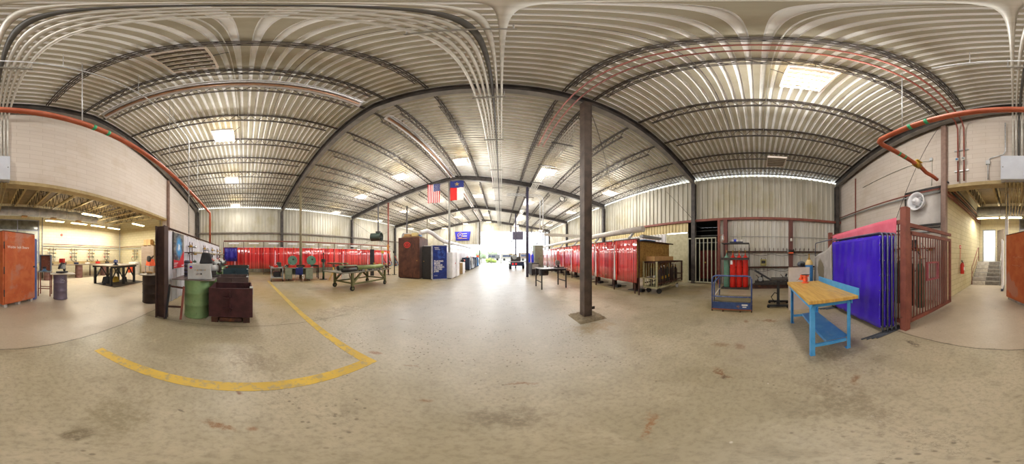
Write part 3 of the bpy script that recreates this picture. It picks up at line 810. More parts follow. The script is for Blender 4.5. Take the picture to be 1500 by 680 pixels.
for (x0, x1, z0, z1) in ((.68, 1.2, 1.32, 1.36), (.68, 1.2, .92, .96), (.68, .72, .96, 1.32), (1.16, 1.2, .96, 1.32)): b.box(x0, x1, -.028, .028, z0, z1)
b.build('hatch_frame', M('hatch_red', '#a0525a', '#b0606a', 5, .5), gt)
B().box(.95, 1.15, .03, .036, 1.335, 1.365).build('lock_plate', yellow_m, gt)
b = B(); b.tube([(.05, .03, 1.05), (.05, .09, 1.1), (.05, .09, 1.25), (.05, .03, 1.3)], .014, 8); b.build('handle', fm, gt)
for z in (.4, 1.75): B().cyl((W + .0, .03, z), (W, .03, z + .14), .022, 8).build('hinge', fm, gt)
# pink and grey canvas
pk = B().sheet(lambda u, v: (2.08 + u * 2.72, -2.395 + .02 * math.sin(u * 22) * (1 - v), 1.9 + v * .36 - .1 * u + .03 * math.sin(u * 7) * (1 - v)), 30, 4, .004, (0, 1, 0))
tag(pk.build('canvas_sheet', tarp_pink), 'pink canvas sheet hung over the top of the cage fence', 'canvas sheet')
gp = B().sheet(lambda u, v: (4.2 + u * 1.75, -2.12 + .05 * math.sin(u * 9 + v * 2) - .04 * u, .35 + v * (1.5 - .32 * u - .1 * math.sin(u * PI)) + .05 * math.sin(u * 5)), 30, 16, .005, (0, 1, 0))
def canvas_stain():
    g = G('stained_grey_canvas'); pos = g.n('ShaderNodeNewGeometry').outputs['Position']
    n = g.noise(pos, 4, 6); c = g.mix(g.ramp(n, .4, .65), lin('#a8a29e'), lin('#b8b2ae'))
    wob = g.n('ShaderNodeTexNoise', i_Scale=6.0); g.t.links.new(pos, wob.inputs['Vector'])
    w2 = g.n('ShaderNodeVectorMath', operation='SCALE'); g.t.links.new(wob.outputs['Color'], w2.inputs[0]); w2.inputs['Scale'].default_value = .2
    ad = g.n('ShaderNodeVectorMath', operation='ADD'); g.t.links.new(pos, ad.inputs[0]); g.t.links.new(w2.outputs[0], ad.inputs[1])
    mp = g.n('ShaderNodeMapping'); mp.vector_type = 'TEXTURE'; mp.inputs['Location'].default_value = (5.3, -2.1, 1.12); mp.inputs['Scale'].default_value = (.22, 5, .42)
    g.t.links.new(ad.outputs[0], mp.inputs['Vector'])
    ln = g.n('ShaderNodeVectorMath', operation='LENGTH'); g.t.links.new(mp.outputs[0], ln.inputs[0])
    c = g.mix(g.math('MULTIPLY', g.ramp(ln.outputs['Value'], 1.05, .75), .85), c, lin('#6a5f44'))
    return g.finish(c, .85, 0, n, .1)
tag(gp.build('canvas_sheet', canvas_stain()), 'grey canvas sheet with a big olive stain left of the purple screens', 'canvas sheet')
sf = thing('canvas_stand', 'bare grey tube frame holding the stained grey canvas', 'frame', (4.2, -2.16, 0))
B().tube([(1.85, -.1, .014), (1.85, -.1, 1.95), (1.78, -.1, 2.0), (.1, -.1, 2.02)], .017, 8).build('frame', M('screen_tube', '#5a6074'), sf)
B().tube([(1.85, -.25, .014), (1.85, .3, .014)], .014, 8).build('foot', steel_dark, sf)
B().tube([(0.05, -.1, .05), (0.05, -.1, 2.0)], .017, 8).build('upright', M('screen_tube', '#5a6074'), sf)
# behind the gate: cylinders, hoses, manifold
def gas_cyl(name, lab, loc, r, h, m, cat='gas cylinder', cap=None, group=None):
    t = thing(name, lab, cat, loc, 0, group)
    b = B(); b.lathe([(r * .92, 0), (r, .02), (r, h * .82), (r * .93, h * .87), (r * .7, h * .92), (r * .36, h * .955), (r * .3, h * .96)], n=20); b.build('body', m, t)
    b = B(); b.lathe([(r * .3, h * .961), (r * .34, h * .965), (r * .34, h * .985), (r * .18, h), (r * .18, h * 1.04)], n=12); b.build('neck_ring', cap or m, t)
    b = B(); b.cyl((0, 0, h * 1.041), (0, 0, h * 1.09), .018, 8); b.cyl((-.03, 0, h * 1.06), (.05, 0, h * 1.06), .014, 8); b.cyl((0, 0, h * 1.09), (0, 0, h * 1.11), .03, 10); b.build('valve', brassm, t)
    return t
for i, (x, y, m, lab) in enumerate(((2.5, -3.9, dgreen, 'dark green gas cylinder behind the gate bars, nearest the column'), (2.85, -3.92, steel_dark, 'black gas cylinder behind the gate bars'), (3.3, -3.9, dgreen, 'dark green gas cylinder behind the gate post'), (3.7, -3.9, green2, 'green gas cylinder behind the rear purple screen'), (4.3, -3.9, steel_dark, 'black gas cylinder deep in the cage'))):
    gas_cyl('gas_cylinder', lab, (x, y, .002), .125, 1.35, m, group='gas cylinders in the cage')
mf = thing('gas_manifold', 'gas manifold with black hoses on the block wall in the cage', 'manifold', (3.0, Y0 + .06, 0))
b = B(); b.tube([(-.6, 0, 1.75), (1.6, 0, 1.75)], .02, 8); b.build('pipe', copper_m, mf)
for i in range(4):
    x = -.45 + i * .5
    b = B(); b.tube([(x, .03, 1.75), (x, .25, 1.65), (x + .12, .42, 1.9), (x + .2, .32, 1.4), (x + .05, .22, 1.42 + .02 * i)], .013, 6); b.build('hose', rubber, mf)
    b = B(); b.cyl((x, 0, 1.7), (x, .09, 1.7), .04, 12); b.cyl((x, .02, 1.75), (x, .02, 1.88), .012, 6); b.build('valve', brassm, mf)
B().box(.1, .4, -.03, .06, 1.8, 2.05).build('gauge_box', steel_dark, mf)
B().tube([(-.1 + .28 * math.cos(a), .5, 1.35 + .33 * math.sin(a)) for a in (i * 2 * PI / 22 for i in range(22))], .014, 6, True).build('hose_loop', rubber, mf)
B().tube([(.3 + .2 * math.cos(a), .52, 1.1 + .3 * math.sin(a)) for a in (i * 2 * PI / 22 for i in range(22))], .014, 6, True).build('hose_loop', rubber, mf)
# exhaust fan
fp = thing('wall_fan', 'round white exhaust fan on a dark framed panel in the block wall', 'fan', (3.0, Y0 + .02, 3.36))
b = B()
for (x0, x1, z0, z1) in ((-.86, .62, .42, .5), (-.86, .62, -.86, -.8), (.56, .62, -.8, .42), (-.86, -.8, -.8, .42)): b.box(x0, x1, 0, .07, z0, z1)
b.build('panel_frame', steel_dark, fp)
B().box(-.8, .56, 0, .035, -.8, .42).build('panel', M('fan_panel', '#b9b2ac', '#c6c0ba', 3, .6), fp)
b = B(); b.lathe([(.24, .036), (.25, .1), (.27, .2), (.31, .26), (.33, .28), (.32, .295), (.29, .28), (.25, .22), (.23, .12), (.22, .06)], axis='y', n=32); b.build('shroud', white_m, fp)
b = B(); b.lathe([(.13, .1), (.13, .3), (.1, .33), (.06, .35), (.06, .38), (.02, .39)], axis='y', n=24); b.build('motor_cone', white_m, fp)
for k in range(5):
    a = k * 2 * PI / 5
    B().cb((.17 * math.cos(a), .14, .17 * math.sin(a)), (.1, .006, .09), ry=-a, rx=0).build('blade', grey_m, fp)
# pipes along the white block wall
for z, x1, m, lab in ((3.72, 8.3, rustred_m, 'upper red brown pipe along the white block wall'), (3.62, 8.3, grey_m, 'grey pipe just under the red brown pipe on the block wall'), (2.42, 4.0, steel_dark, 'upper dark pipe under the fan panel'), (2.3, 4.0, grey_m, 'lower grey pipe under the fan panel')):
    tag(B().tube([(2.2, Y0 + .13, z), (x1, Y0 + .13, z)], .028, 8).build('pipe', m), lab, 'pipe')
tag(B().tube([(6.75, Y0 + .05, .01), (6.75, Y0 + .05, 5.7)], .03, 8).build('pipe', rustred_m), 'vertical red pipe up the white block wall', 'pipe')
cd = thing('conduit', 'thin grey conduit and junction box on the wall above the fan', 'conduit', (2.55, Y0 + .03, 0))
B().tube([(0, 0, 3.95), (0, 0, 5.0), (.35, 0, 5.1), (3.6, 0, 4.95)], .014, 6).build('tube', conduit_m, cd)
B().box(-.05, .05, -.01, .06, 5.0, 5.12).build('junction_box', lgrey, cd)
# fire extinguisher and sign
fe = thing('fire_extinguisher', 'red fire extinguisher hanging on the cream corridor wall', 'fire extinguisher', (XO1 - .1, -6.4, .76))
b = B(); b.lathe([(.075, 0), (.08, .01), (.08, .36), (.06, .42), (.03, .45), (.025, .47)], n=18); b.build('body', red_m, fe)
b = B(); b.cyl((0, 0, .471), (0, 0, .52), .025, 10); b.box(-.02, .02, -.02, .1, .5, .53); b.box(-.015, .015, -.02, .12, .55, .57); b.build('valve_head', steel_dark, fe)
B().tube([(0, .03, .5), (-.02, -.1, .45), (-.02, -.11, .2), (-.02, -.1, .1)], .012, 6).build('hose', rubber, fe)
B().box(-.0805, -.078, -.05, .05, .15, .28).build('label_plate', white_m, fe)
sg = thing('sign', 'small red fire extinguisher sign above the extinguisher', 'sign', (XO1 - .012, -6.4, 1.68))
B().box(-.004, .004, -.1, .1, .12, .26).build('panel', red_m, sg)
B().box(-.006, -.0045, -.06, .06, .17, .21).build('white_mark', white_m, sg)
b = B(); b.prism([(-.004, -.03, -.35), (-.004, .03, -.35), (-.004, .03, .1), (-.004, -.03, .1)], (.006, 0, 0)); b.build('arrow_strip', M('sign_strip', '#d88a70', '#e09a80', 5, .6), sg)
# pipe bundle along the corridor wall and over the opening
for i, (x, z, m) in enumerate(((XO1 - .08, 3.95, copper_m), (XO1 - .08, 3.83, steel_dark), (XO1 - .08, 3.7, copper_m), (XO1 - .2, 3.95, steel_dark), (XO1 - .08, 3.58, rustred_m))):
    tag(B().tube([(x, -4.6, z), (x, -10.3, z - .0)], .026, 8).build('pipe', m), '%s pipe of the bundle along the top of the corridor wall' % ('uppermost red', 'upper dark', 'middle red', 'dark outer', 'lowest red')[i], 'pipe', 'corridor wall pipes')
# board, blue gas cylinder, black stand, rail shelves
bd = thing('plywood_board', 'pale grey board standing on end behind the workbench', 'board', (4.24, -1.12, 0), R(-3))
B().box(-.012, .012, -.29, .29, .0, 1.19).build('face_sheet', palewood, bd)
b = B(); b.box(.013, .05, -.29, -.25, 0, 1.19); b.box(.013, .05, .25, .29, 0, 1.19); b.box(.013, .05, -.25, .25, 1.15, 1.19); b.build('batten', wood_m, bd)
for y in (-.22, .22):
    B().bar((.05, y, .6), (.45, y, .015), .03).build('prop', wood_m, bd)
gas_cyl('gas_cylinder', 'blue gas cylinder with a tan shoulder behind the pale board', (5.6, -1.85, .002), .14, 1.42, bluecyl, cap=brassm)
b = B(); b.lathe([(.1405, 0), (.142, .01), (.132, .08), (.1, .15), (.06, .19)], (5.6, -1.85, 1.175), n=20)
sh_ = b.build('shoulder_cap', M('tan_shoulder', '#d8b878', '#e0c488', 4, .5)); sh_.parent = bpy.data.objects['gas_cylinder.005'] if 'gas_cylinder.005' in bpy.data.objects else None
sh_.matrix_parent_inverse = Matrix.Translation((-5.6, 1.85, -.002))
ws = thing('work_stand', 'black pedestal work stand with a slanted arm left of the pale board', 'work stand', (4.75, -.62, 0), R(-8))
b = B(); b.box(-.28, .28, -.05, .05, .05, .1); b.box(-.28, -.2, -.3, .3, .04, .09); b.box(.2, .28, -.3, .3, .04, .09); b.build('base', black, ws)
for x in (-.09, .09): B().box(x - .035, x + .035, -.04, .04, .1, .8).build('post', black, ws)
B().box(-.22, .22, -.28, .22, .802, .84).build('top_plate', steel_dark, ws)
B().bar((-.1, .2, .8), (-.12, .68, 1.08), .05).build('arm', black, ws)
B().bar((.08, .2, .76), (.06, .66, 1.05), .03).build('arm', black, ws)
for (x, y) in ((-.24, -.27), (-.24, .27), (.24, -.27), (.24, .27)): B().cyl((x - .025, y, .045), (x + .025, y, .045), .044, 12).build('wheel', rubber, ws)
B().tube([(-.12, .02, .4), (-.2, .1, .45), (-.14, .2, .3), (-.1, .1, .12)], .015, 6).build('hose', rubber, ws)
# two clamp rails on the right wall
def clamp(t, y, z, k):
    b = B(); x = -.03
    b.box(x - .012, x + .012, y - .012, y + .012, z - .05, z + .14); b.bar((x, y, z + .13), (x - .09, y, z + .13), .018); b.cyl((x - .09, y, z + .05), (x - .09, y, z + .16), .008, 6)
    b.build('hook', rust_m, t)
for z, lab in ((1.72, 'upper rusty wall rail with a row of hooks'), (.92, 'lower rusty wall rail with slack cable')):
    t = thing('wall_rail', lab, 'wall rail', (XR - .11, 0, 0))
    b = B(); b.box(-.05, .04, -4.2, 1.5, z - .04, z + .03); b.build('rail', rust_m, t)
    if z > 1:
        for k in range(18): clamp(t, -3.0 + k * .24 + random.uniform(-.05, .05), z + .03, k)
    b = B(); pts = []
    for k in range(31):
        u = k / 30; pts.append((-.06, -4 + u * 5.4, z - .12 - .1 * abs(math.sin(u * PI * 5))))
    b.tube(pts, .01, 5); b.build('cable', rubber, t)
tag(B().tube([(XR - .1, -4.4, 2.48), (XR - .1, -1.5, 2.5), (XR - .1, 1.4, 2.52)], .012, 6).build('cable', grey_m), 'thin cable strung across the pale corrugated wall', 'cable')
# box with cable coil, mask and fan on the wall column
mk = thing('bench_grinder', 'small dark grinder mounted on the maroon wall post', 'grinder', (XR - .32, -1.72, 1.75))
b = B(); b.cyl((0, -.12, 0), (0, .12, 0), .06, 14); b.build('motor', steel_dark, mk)
for s in (-1, 1): B().cyl((0, s * .13, 0), (0, s * .17, 0), .1, 16).build('wheel_guard', grey_m if s > 0 else black, mk)
B().box(-.07, .07, -.12, .12, -.13, -.062).build('base', orange_m, mk)
lamp = thing('wall_lamp', 'small white lamp above the grinder on the maroon post', 'lamp', (XR - .3, -1.75, 2.25))
b = B(); b.lathe([(.05, 0), (.055, .05), (.05, .14), (.02, .17)], n=14); b.build('globe', offwhite, lamp)
B().cyl((0, 0, .171), (0, 0, .26), .015, 8).build('stem', steel_dark, lamp)
yb = thing('cable_box', 'yellowish hand held box hanging on the lower wall rail', 'box', (XR - .23, -.32, 1.0))
B().box(-.06, .06, -.15, .15, 0, .33).build('body', M('dull_yellow', '#a39a5c', '#8f874e', 5, .6), yb, .01)
B().box(-.064, -.061, -.1, .1, .12, .26).build('opening', black, yb)
B().tube([(0, -.1, .33), (0, -.1, .4), (0, .1, .4), (0, .1, .33)], .014, 6).build('handle', black, yb)
hl = thing('welding_helmet', 'dark grey welding helmet with a pink edge behind the board', 'helmet', (6.1, -1.7, 1.05))
b = B(); b.ball((0, 0, .12), .15, 16, (1, 1.15, .85)); b.build('shell', M('helmet_grey', '#4a5058', '#6a7078', 4, .35), hl)
B().box(-.165, -.13, -.08, .08, .08, .17).build('lens_frame', black, hl)
B().box(-.15, -.05, .05, .17, -.02, .0).build('chin_edge', tarp_pink, hl)
gc = thing('gas_cart', 'dark steel tool cart under the grey helmet', 'cart', (6.1, -1.7, 0))
b = B(); b.box(-.3, .3, -.35, .35, .98, 1.02); b.build('top', rust_m, gc)
for (x, y) in ((-.27, -.32), (-.27, .32), (.27, -.32), (.27, .32)): B().box(x - .02, x + .02, y - .02, y + .02, 0, .978).build('leg', rust_m, gc)
# low rail stack with machines along the wall
ls = thing('steel_stack', 'low stack of dark steel beams along the right wall', 'steel beams', (7.6, -.8, 0))
for (x, z, y0, y1) in ((-.2, .0, -1.6, 1.0), (.0, .0, -1.5, 1.05), (.22, .0, -1.7, .95)):
    b = B(); b.box(x - .07, x + .07, y0, y1, z, z + .02); b.box(x - .01, x + .01, y0, y1, z + .02, z + .16); b.box(x - .07, x + .07, y0, y1, z + .16, z + .18); b.build('beam', rust_m, ls)
b = B(); b.box(-.3, .3, -1.4, .9, .182, .3); b.build('plank', steel_dark, ls)
for (y, lab, x) in ((-.15, 'small engine on the low beam stack, nearest the blue cart', 7.55), (-1.3, 'small engine on the low beam stack, near the black stand', 7.6)):
    e = thing('engine', lab, 'engine', (x, y, .303))
    b = B(); b.box(-.2, .2, -.16, .16, 0, .08); b.box(-.12, .12, -.12, .12, .08, .2); b.build('block', steel_dark, e, .01)
    B().cyl((-.13, 0, .14), (-.22, 0, .14), .1, 14).build('flywheel', grey_m, e)
    B().cyl((.02, -.05, .201), (.05, -.1, .34), .045, 12).build('air_filter', black, e)
    B().tube([(0, .1, .2), (-.05, .16, .3), (-.1, .22, .32)], .014, 6).build('pipe', rust_m, e)
# red cylinders in a rack
rk = thing('cylinder_rack', 'dark rack frame around the red gas cylinders', 'rack', (7.45, .98, 0))
b = B(); b.box(-.32, .32, -.62, .62, 0, .06); b.build('base', steel_dark, rk)
b = B(); b.box(-.32, -.28, -.62, .62, 1.32, 1.42); b.box(.26, .3, -.62, .62, 1.32, 1.42); b.box(-.28, .26, -.62, -.58, 1.32, 1.42); b.box(-.28, .26, .58, .62, 1.32, 1.42); b.build('hoop', steel_dark, rk)
for y in (-.6, .6): B().box(.26, .32, y - .02, y + .02, .06, 2.05).build('upright', steel_dark, rk)
b = B(); b.box(-.25, .3, -.62, .62, 2.05, 2.09); b.build('top_bar', steel_dark, rk)
for (y, x, m, lab) in ((1.4, 7.42, green2, 'green gas cylinder in the rack beside the red ones'), (1.1, 7.36, redcyl, 'red gas cylinder with a white sticker next to the green one'), (.82, 7.42, redcyl, 'middle red gas cylinder in the rack'), (.54, 7.47, redcyl, 'red gas cylinder at the right end of the rack')):
    o = gas_cyl('gas_cylinder', lab, (x, y, .062), .135, 1.52, m, group='gas cylinders in the dark rack', cap=M('red_cap', '#b84a34', '#c85a40', 4, .5) if m == redcyl else m)
    if y == 1.1: B().box(-.14, -.128, .0, .1, 1.05, 1.24).build('sticker', white_m, o)
mr = thing('regulator_set', 'regulators and coiled hose above the red cylinders', 'regulators', (7.42, 1.0, 2.095))
b = B(); b.box(-.06, .06, -.35, .25, 0, .06); b.build('manifold_block', navy, mr)
B().box(-.07, .07, -.1, .12, .06, .16).build('blue_body', brightblue, mr)
for y in (-.3, -.1, .1): B().cyl((-.06, y, .1), (-.12, y, .1), .05, 12).build('gauge', offwhite, mr)
B().tube([(-.12 + .02 * math.sin(i), .62 + .16 * math.cos(a), -.2 + .4 + .17 * math.sin(a)) for i, a in ((i, i * 2 * PI / 20) for i in range(44))], .012, 6).build('hose', M('orange_hose', '#b06a40', '#a05a34', 5, .5), mr)
B().box(-.03, .03, .55, .62, .15, .4).build('tag_card', white_m, mr)
# blue chipped stock cart
bc = thing('stock_cart', 'chipped blue tube framed stock cart in front of the red cylinders', 'cart', (4.14, 1.17, 0), R(0))
Wd, Dp = 1.03, .68
def hoop(x, z, r=.1):
    return [(x, 0, .05), (x, 0, z - r), (x, -r * .3, z - r * .3), (x, -r, z), (x, -Wd + r, z), (x, -Wd + r * .3, z - r * .3), (x, -Wd, z - r), (x, -Wd, .05)]
B().tube(hoop(0, .98), .021, 8).build('front_frame', chipblue, bc)
B().tube([(0, 0, .42), (0, -Wd, .42)], .018, 8).build('front_rail', chipblue, bc)
for y in (-.04,):
    B().tube([(.06, y, .06), (.06, y, .72), (.1, y, .8), (Dp - .08, y, .86), (Dp, y, .8), (Dp, y, .06)], .018, 8).build('side_frame', chipblue, bc)
    B().tube([(.06, y, .42), (Dp, y, .5)], .015, 8).build('side_rail', offwhite, bc)
B().box(.024, Dp, -Wd + .02, -.02, .27, .3).build('deck', M('worn_deck', '#6f6a52', '#86795a', 4, .7), bc)
pl = B().box(-.022, -.005, -Wd + .025, -.025, .09, .27).build('front_panel', M('rubbed_blue_panel', '#2f4370', '#3c5488', 4, .5, .1, .1, '#9a6a3a', 5, .6), bc)
B().box(-.026, -.023, -.93, -.78, .19, .23).build('paint_patch', offwhite, pl)
B().box(-.026, -.023, -.9, -.8, .14, .165).build('paint_patch', offwhite, pl)
b = B(); b.box(-.02, .02, -Wd, 0, .05, .085); b.build('bottom_rail', M('rust_orange', '#8a5030', '#7a4428', 5, .7), bc)
for y in (0, -.29, -.74, -Wd): B().box(-.02, .02, y - .015, y + .015, 0, .05).build('foot', rust_m, bc)
for y in (-.1, -.93): B().cyl((Dp - .08, y - .03, .07), (Dp - .08, y + .03, .07), .07, 12).build('wheel', rubber, bc)
b = B(); b.box(Dp - .02, Dp, -Wd, 0, .05, .27); b.build('rear_panel', chipblue, bc)
# sliding slat gate
sgt = thing('slat_gate', 'pale steel slat gate across the dark store room', 'gate', (XR - .28, 3.72, 0), R(-90))
B().box(0, 1.62, -.02, .02, 2.42, 2.48).build('top_rail', M('gate_grey', '#a6a590', '#b4b29c', 5, .6), sgt); B().box(0, 1.62, -.03, .03, .06, .12).build('bottom_rail', M('gate_grey', '#a6a590'), sgt)
for i in range(8):
    x = .03 + i * .223
    B().box(x - .024, x + .024, -.015, .015, .121, 2.419).build('slat', M('gate_grey', '#a6a590'), sgt)
B().cyl((1.0, .02, 1.15), (1.0, .07, 1.15), .04, 10).build('lock', brassm, sgt)
for x in (.2, 1.4): B().cyl((x, -.02, .03), (x, .02, .03), .03, 12).build('wheel', rust_m, sgt)
dm = thing('oxide_panel', 'dark red steel sheet inside the store room', 'sheet', (10.2, 2.9, 0))
B().box(-.02, .02, -.8, .8, 0, 1.9).build('sheet', M('dark_red_sheet', '#7a2a22', '#6a221c', 4, .6), dm)
B().box(-.03, -.021, -.8, .8, 1.84, 1.9).build('edge', rust_m, dm)
for k, z in enumerate((2.3, 2.75, 3.1)):
    tag(B().tube([(9.4 + .2 * k, 2.0, z), (9.4 + .2 * k, 3.8, z)], .03, 8).build('pipe', grey_m), '%s grey pipe crossing the dark store room' % ('lowest', 'middle', 'highest')[k], 'pipe')
# cage cart with stock, box and OSB
cc = thing('cage_cart', 'cream and brown barred stock cart full of dark rods', 'cart', (4.98, 3.52, 0), R(1.5))
L, D = 2.2, .62
cr = M('cream_cart_paint', '#b3ae88', '#9d9874', 5, .6, 0, .05, '#6a5238', 6, .6)
b = B()
for y in (0, D): b.box(0, L, y - .025, y + .025, .24, .3)
for x in (0, L): b.box(x - .025, x + .025, -.02, D + .02, .24, .3)
b.box(.03, L - .03, .03, D - .03, .26, .28); b.build('bed', cr, cc)
for (x, y) in ((0, 0), (L, 0), (0, D), (L, D)): B().box(x - .03, x + .03, y - .03, y + .03, .302, 1.28).build('post', cr if x == 0 else rust_m, cc)
b = B()
for y in (0, D): b.box(.032, L - .032, y - .02, y + .02, 1.22, 1.28); b.box(.032, L - .032, y - .015, y + .015, .4, .44)
for x in (0, L): b.box(x - .02, x + .02, .032, D - .032, 1.22, 1.28); b.box(x - .02, x + .02, .032, D - .032, .62, .67)
b.build('rail', rust_m, cc)
for i in range(17):
    x = .12 + i * .122
    B().box(x - .009, x + .009, -.009, .009, .302, 1.219).build('bar', rust_m, cc)
for i in range(4):
    y = .13 + i * .12
    B().box(-.009, .009, y - .009, y + .009, .302, 1.219).build('bar', cr, cc)
for (x, y) in ((.25, .06), (.25, D - .06), (L - .4, .06), (L - .4, D - .06)):
    w_ = B().cyl((x - .03, y, .1), (x + .03, y, .1), .1, 16) if x < 1 else B().cyl((x, y - .025, .1), (x, y + .025, .1), .1, 16)
    wo = w_.build('wheel', rubber if x < 1 else lgrey, cc); B().box(x - .035, x + .035, y - .032, y + .032, .17, .239).build('caster_fork', steel_dark, wo)
B().tube([(-.06, .02, .65), (-.2, .05, .66), (-.2, D - .05, .66), (-.06, D - .02, .65)], .02, 8).build('push_handle', cr, cc)
for i in range(14):
    x = 5.14 + i * .148; y = 3.78 + random.uniform(-.1, .12); h = random.uniform(.72, .86)
    t = thing('torch_cylinder', 'dark slim cylinder standing in the cage cart, %s from its left end' % ORD[i], 'cylinder', (x, y, .31), 0, 'slim cylinders in the cage cart')
    B().lathe([(.05, 0), (.055, .02), (.055, h * .7), (.035, h * .82), (.02, h * .85)], n=10).build('body', [black, dgreen, steel_dark][i % 3], t)
    B().lathe([(.021, h * .851), (.025, h * .9), (.03, h * .92), (.012, h)], n=8).build('neck', chrome if i % 2 else brassm, t)
    if i in (3, 6, 8): B().box(-.058, .058, -.058, -.05, h * .3, h * .45).build('tag_label', yellow_m, t)
bx_ = thing('cardboard_box', 'long flat cardboard box on top of the cage cart', 'box', (5.75, 3.86, 1.3), R(1))
B().box(-.75, .75, -.2, .2, 0, .18).build('carton', card_m, bx_, .004)
B().box(-.75, .75, -.03, .03, .1805, .182).build('tape', M('tape', '#9a7a4c', '#a58556', 4, .4), bx_)
osb = thing('particle_board', 'rough particle board sheet at the end of the right curtain booths', 'board', (4.62, 4.3, .62))
def osb_mat():
    g = G('strand_board'); v = g.coords()
    vo = g.n('ShaderNodeTexVoronoi', i_Scale=16.0); g.t.links.new(g.scaled(v, (1, 1, 2.2)), vo.inputs['Vector'])
    bw = g.n('ShaderNodeSeparateColor'); g.t.links.new(vo.outputs['Color'], bw.inputs[0])
    c = g.mix(bw.outputs[0], lin('#b08a48'), lin('#8a6630')); n = g.noise(v, 3, 4)
    return g.finish(g.mix(g.math('MULTIPLY', g.ramp(n, .5, .7), .5), c, lin('#c8a058')), .75)
B().box(0, 2.55, 0, .018, .0, 1.5).build('sheet', osb_mat(), osb)
b = B(); b.box(-.0, 2.9, -.05, -.002, 1.46, 1.52); b.build('top_rail', rust_m, osb)
for x in (.05, 2.5): B().box(x - .02, x + .02, .019, .06, -.62, 1.5).build('upright', rust_m, osb)
B().tube([(.1, -.08, 1.42), (.25, -.09, 1.5), (.5, -.09, 1.53), (1.2, -.09, 1.53)], .022, 8).build('blue_hose', bluecyl, osb)
# ------------------------------------------------------------------ right-hand curtain booths
def strip_curtain(w, z0, z1, seed):
    rnd = random.Random(seed); ph = rnd.uniform(0, 6)
    return B().sheet(lambda u, v: (.003 * math.sin(u * 38 + ph) * (1.05 - .4 * v) + .007 * math.sin(u * 11 + ph * 2), u * w, z0 + v * (z1 - z0)), 64, 3, .004, (1, 0, 0))
RX0, P = 4.5, 1.45
rows = []
for i in range(14):
    y = 4.08 + i * P
    lab = 'red vinyl curtain of the right booth row, %s from the particle board' % ORD[i]
    if i < 4:
        t = thing('welding_curtain', lab, 'welding curtain', (RX0, y, 0), 0, 'red curtains of the right booths')
        strip_curtain(P - .02, .47, 2.12, i).build('curtain', red_cur, t)
        fl_ = B(); k = P - .22
        fl_.sheet(lambda u, v: (-.05 - .02 * math.sin(u * PI), k + .02 + (u - .5) * (.03 + .1 * (1 - v)), .47 + v * 1.5), 4, 6, .003, (1, 0, 0)); fl_.build('edge_strip', white_cur, t)
        fl_ = B(); fl_.sheet(lambda u, v: (-.04 - .02 * math.sin(u * PI), k - .1 + (u - .5) * (.04 + .06 * (1 - v)), .47 + v * 1.62), 4, 6, .003, (1, 0, 0)); fl_.build('edge_fold', M('bright_red_vinyl', '#d8281c', '#e43a28', 5, .3), t)
        B().cyl((-.035, P - .1, 2.15), (-.05, P - .1, 2.15), .035, 12).build('hang_tag', yellow_m, t)
        rows.append(t)
    else:
        t = dup(rows[i % 4], (RX0, y, 0), 0, lab)
    bt = thing('curtain_stand', 'rusty post and top rail of the right curtain row, booth %s from its open end' % ORD[i], 'curtain stand', (RX0 + .06, y, 0), 0, 'right curtain stands')
    B().box(0, .045, -.045, -.005, 0, 2.16).build('post', rust_m, bt)
    B().box(0, .045, -.0, P - .05, 2.12, 2.17).build('top_rail', rust_m if i < 6 else lgrey, bt)
    if i: B().box(.05, 2.6, -.03, -.012, .5, 2.1).build('side_sheet', M('booth_sheet', '#7a6a5e', '#8a7a6c', 4, .6), bt)
    if i < 10:
        tb = thing('booth_table', 'dark welding table on a pedestal under the right curtains, %s booth' % ORD[i], 'welding table', (RX0 + .75, y + .75, 0), 0, 'tables in the right booths')
        B().box(-.09, .09, -.09, .09, .012, .8).build('pedestal', rust_m, tb); B().box(-.25, .25, -.25, .25, 0, .012).build('base_plate', steel_dark, tb)
        B().box(-.35, .35, -.45, .45, .8, .83).build('top', steel_dark, tb)
        wd = thing('foot_pedal' , 'dark welder lead box on the floor of the %s right booth' % ORD[i], 'lead box', (RX0 + .6, y + .3, 0), 0, 'lead boxes in the right booths')
        B().box(-.12, .12, -.1, .1, 0, .12).build('body', black, wd, .01); B().tube([(.1, 0, .06), (.3, .1, .015), (.5, -.05, .015)], .014, 6).build('lead', rubber, wd)
# exhaust header over the right booths
ex = thing('exhaust_header', 'pale exhaust trunk above the right curtain booths', 'exhaust duct', (6.2, 4.4, 2.75))
B().cyl((0, .8, .1), (0, 20.5, .1), .16, 16).build('duct', offwhite, ex)
for k in range(6): B().cyl((0, 1.5 + k * 3.2, -.06), (-.3, 1.5 + k * 3.2, -.35), .07, 10).build('branch', lgrey, ex)
for k in range(6): B().cyl((0, 1.2 + k * 3.4, .26), (0, 1.2 + k * 3.4, 3.0), .008, 5).build('hanger', joist_m, ex)
wl = thing('work_light', 'grey fluorescent housing above the particle board', 'light housing', (6.0, 4.55, 2.3))
b = B(); b.box(-.7, .7, -.1, .1, 0, .1); b.build('housing', grey_m, wl); B().box(-.6, .6, -.06, .06, -.03, -.002).build('diffuser', offwhite, wl)
B().cyl((0, 0, .1), (0, .6, .25), .012, 6).build('arm', joist_m, wl)
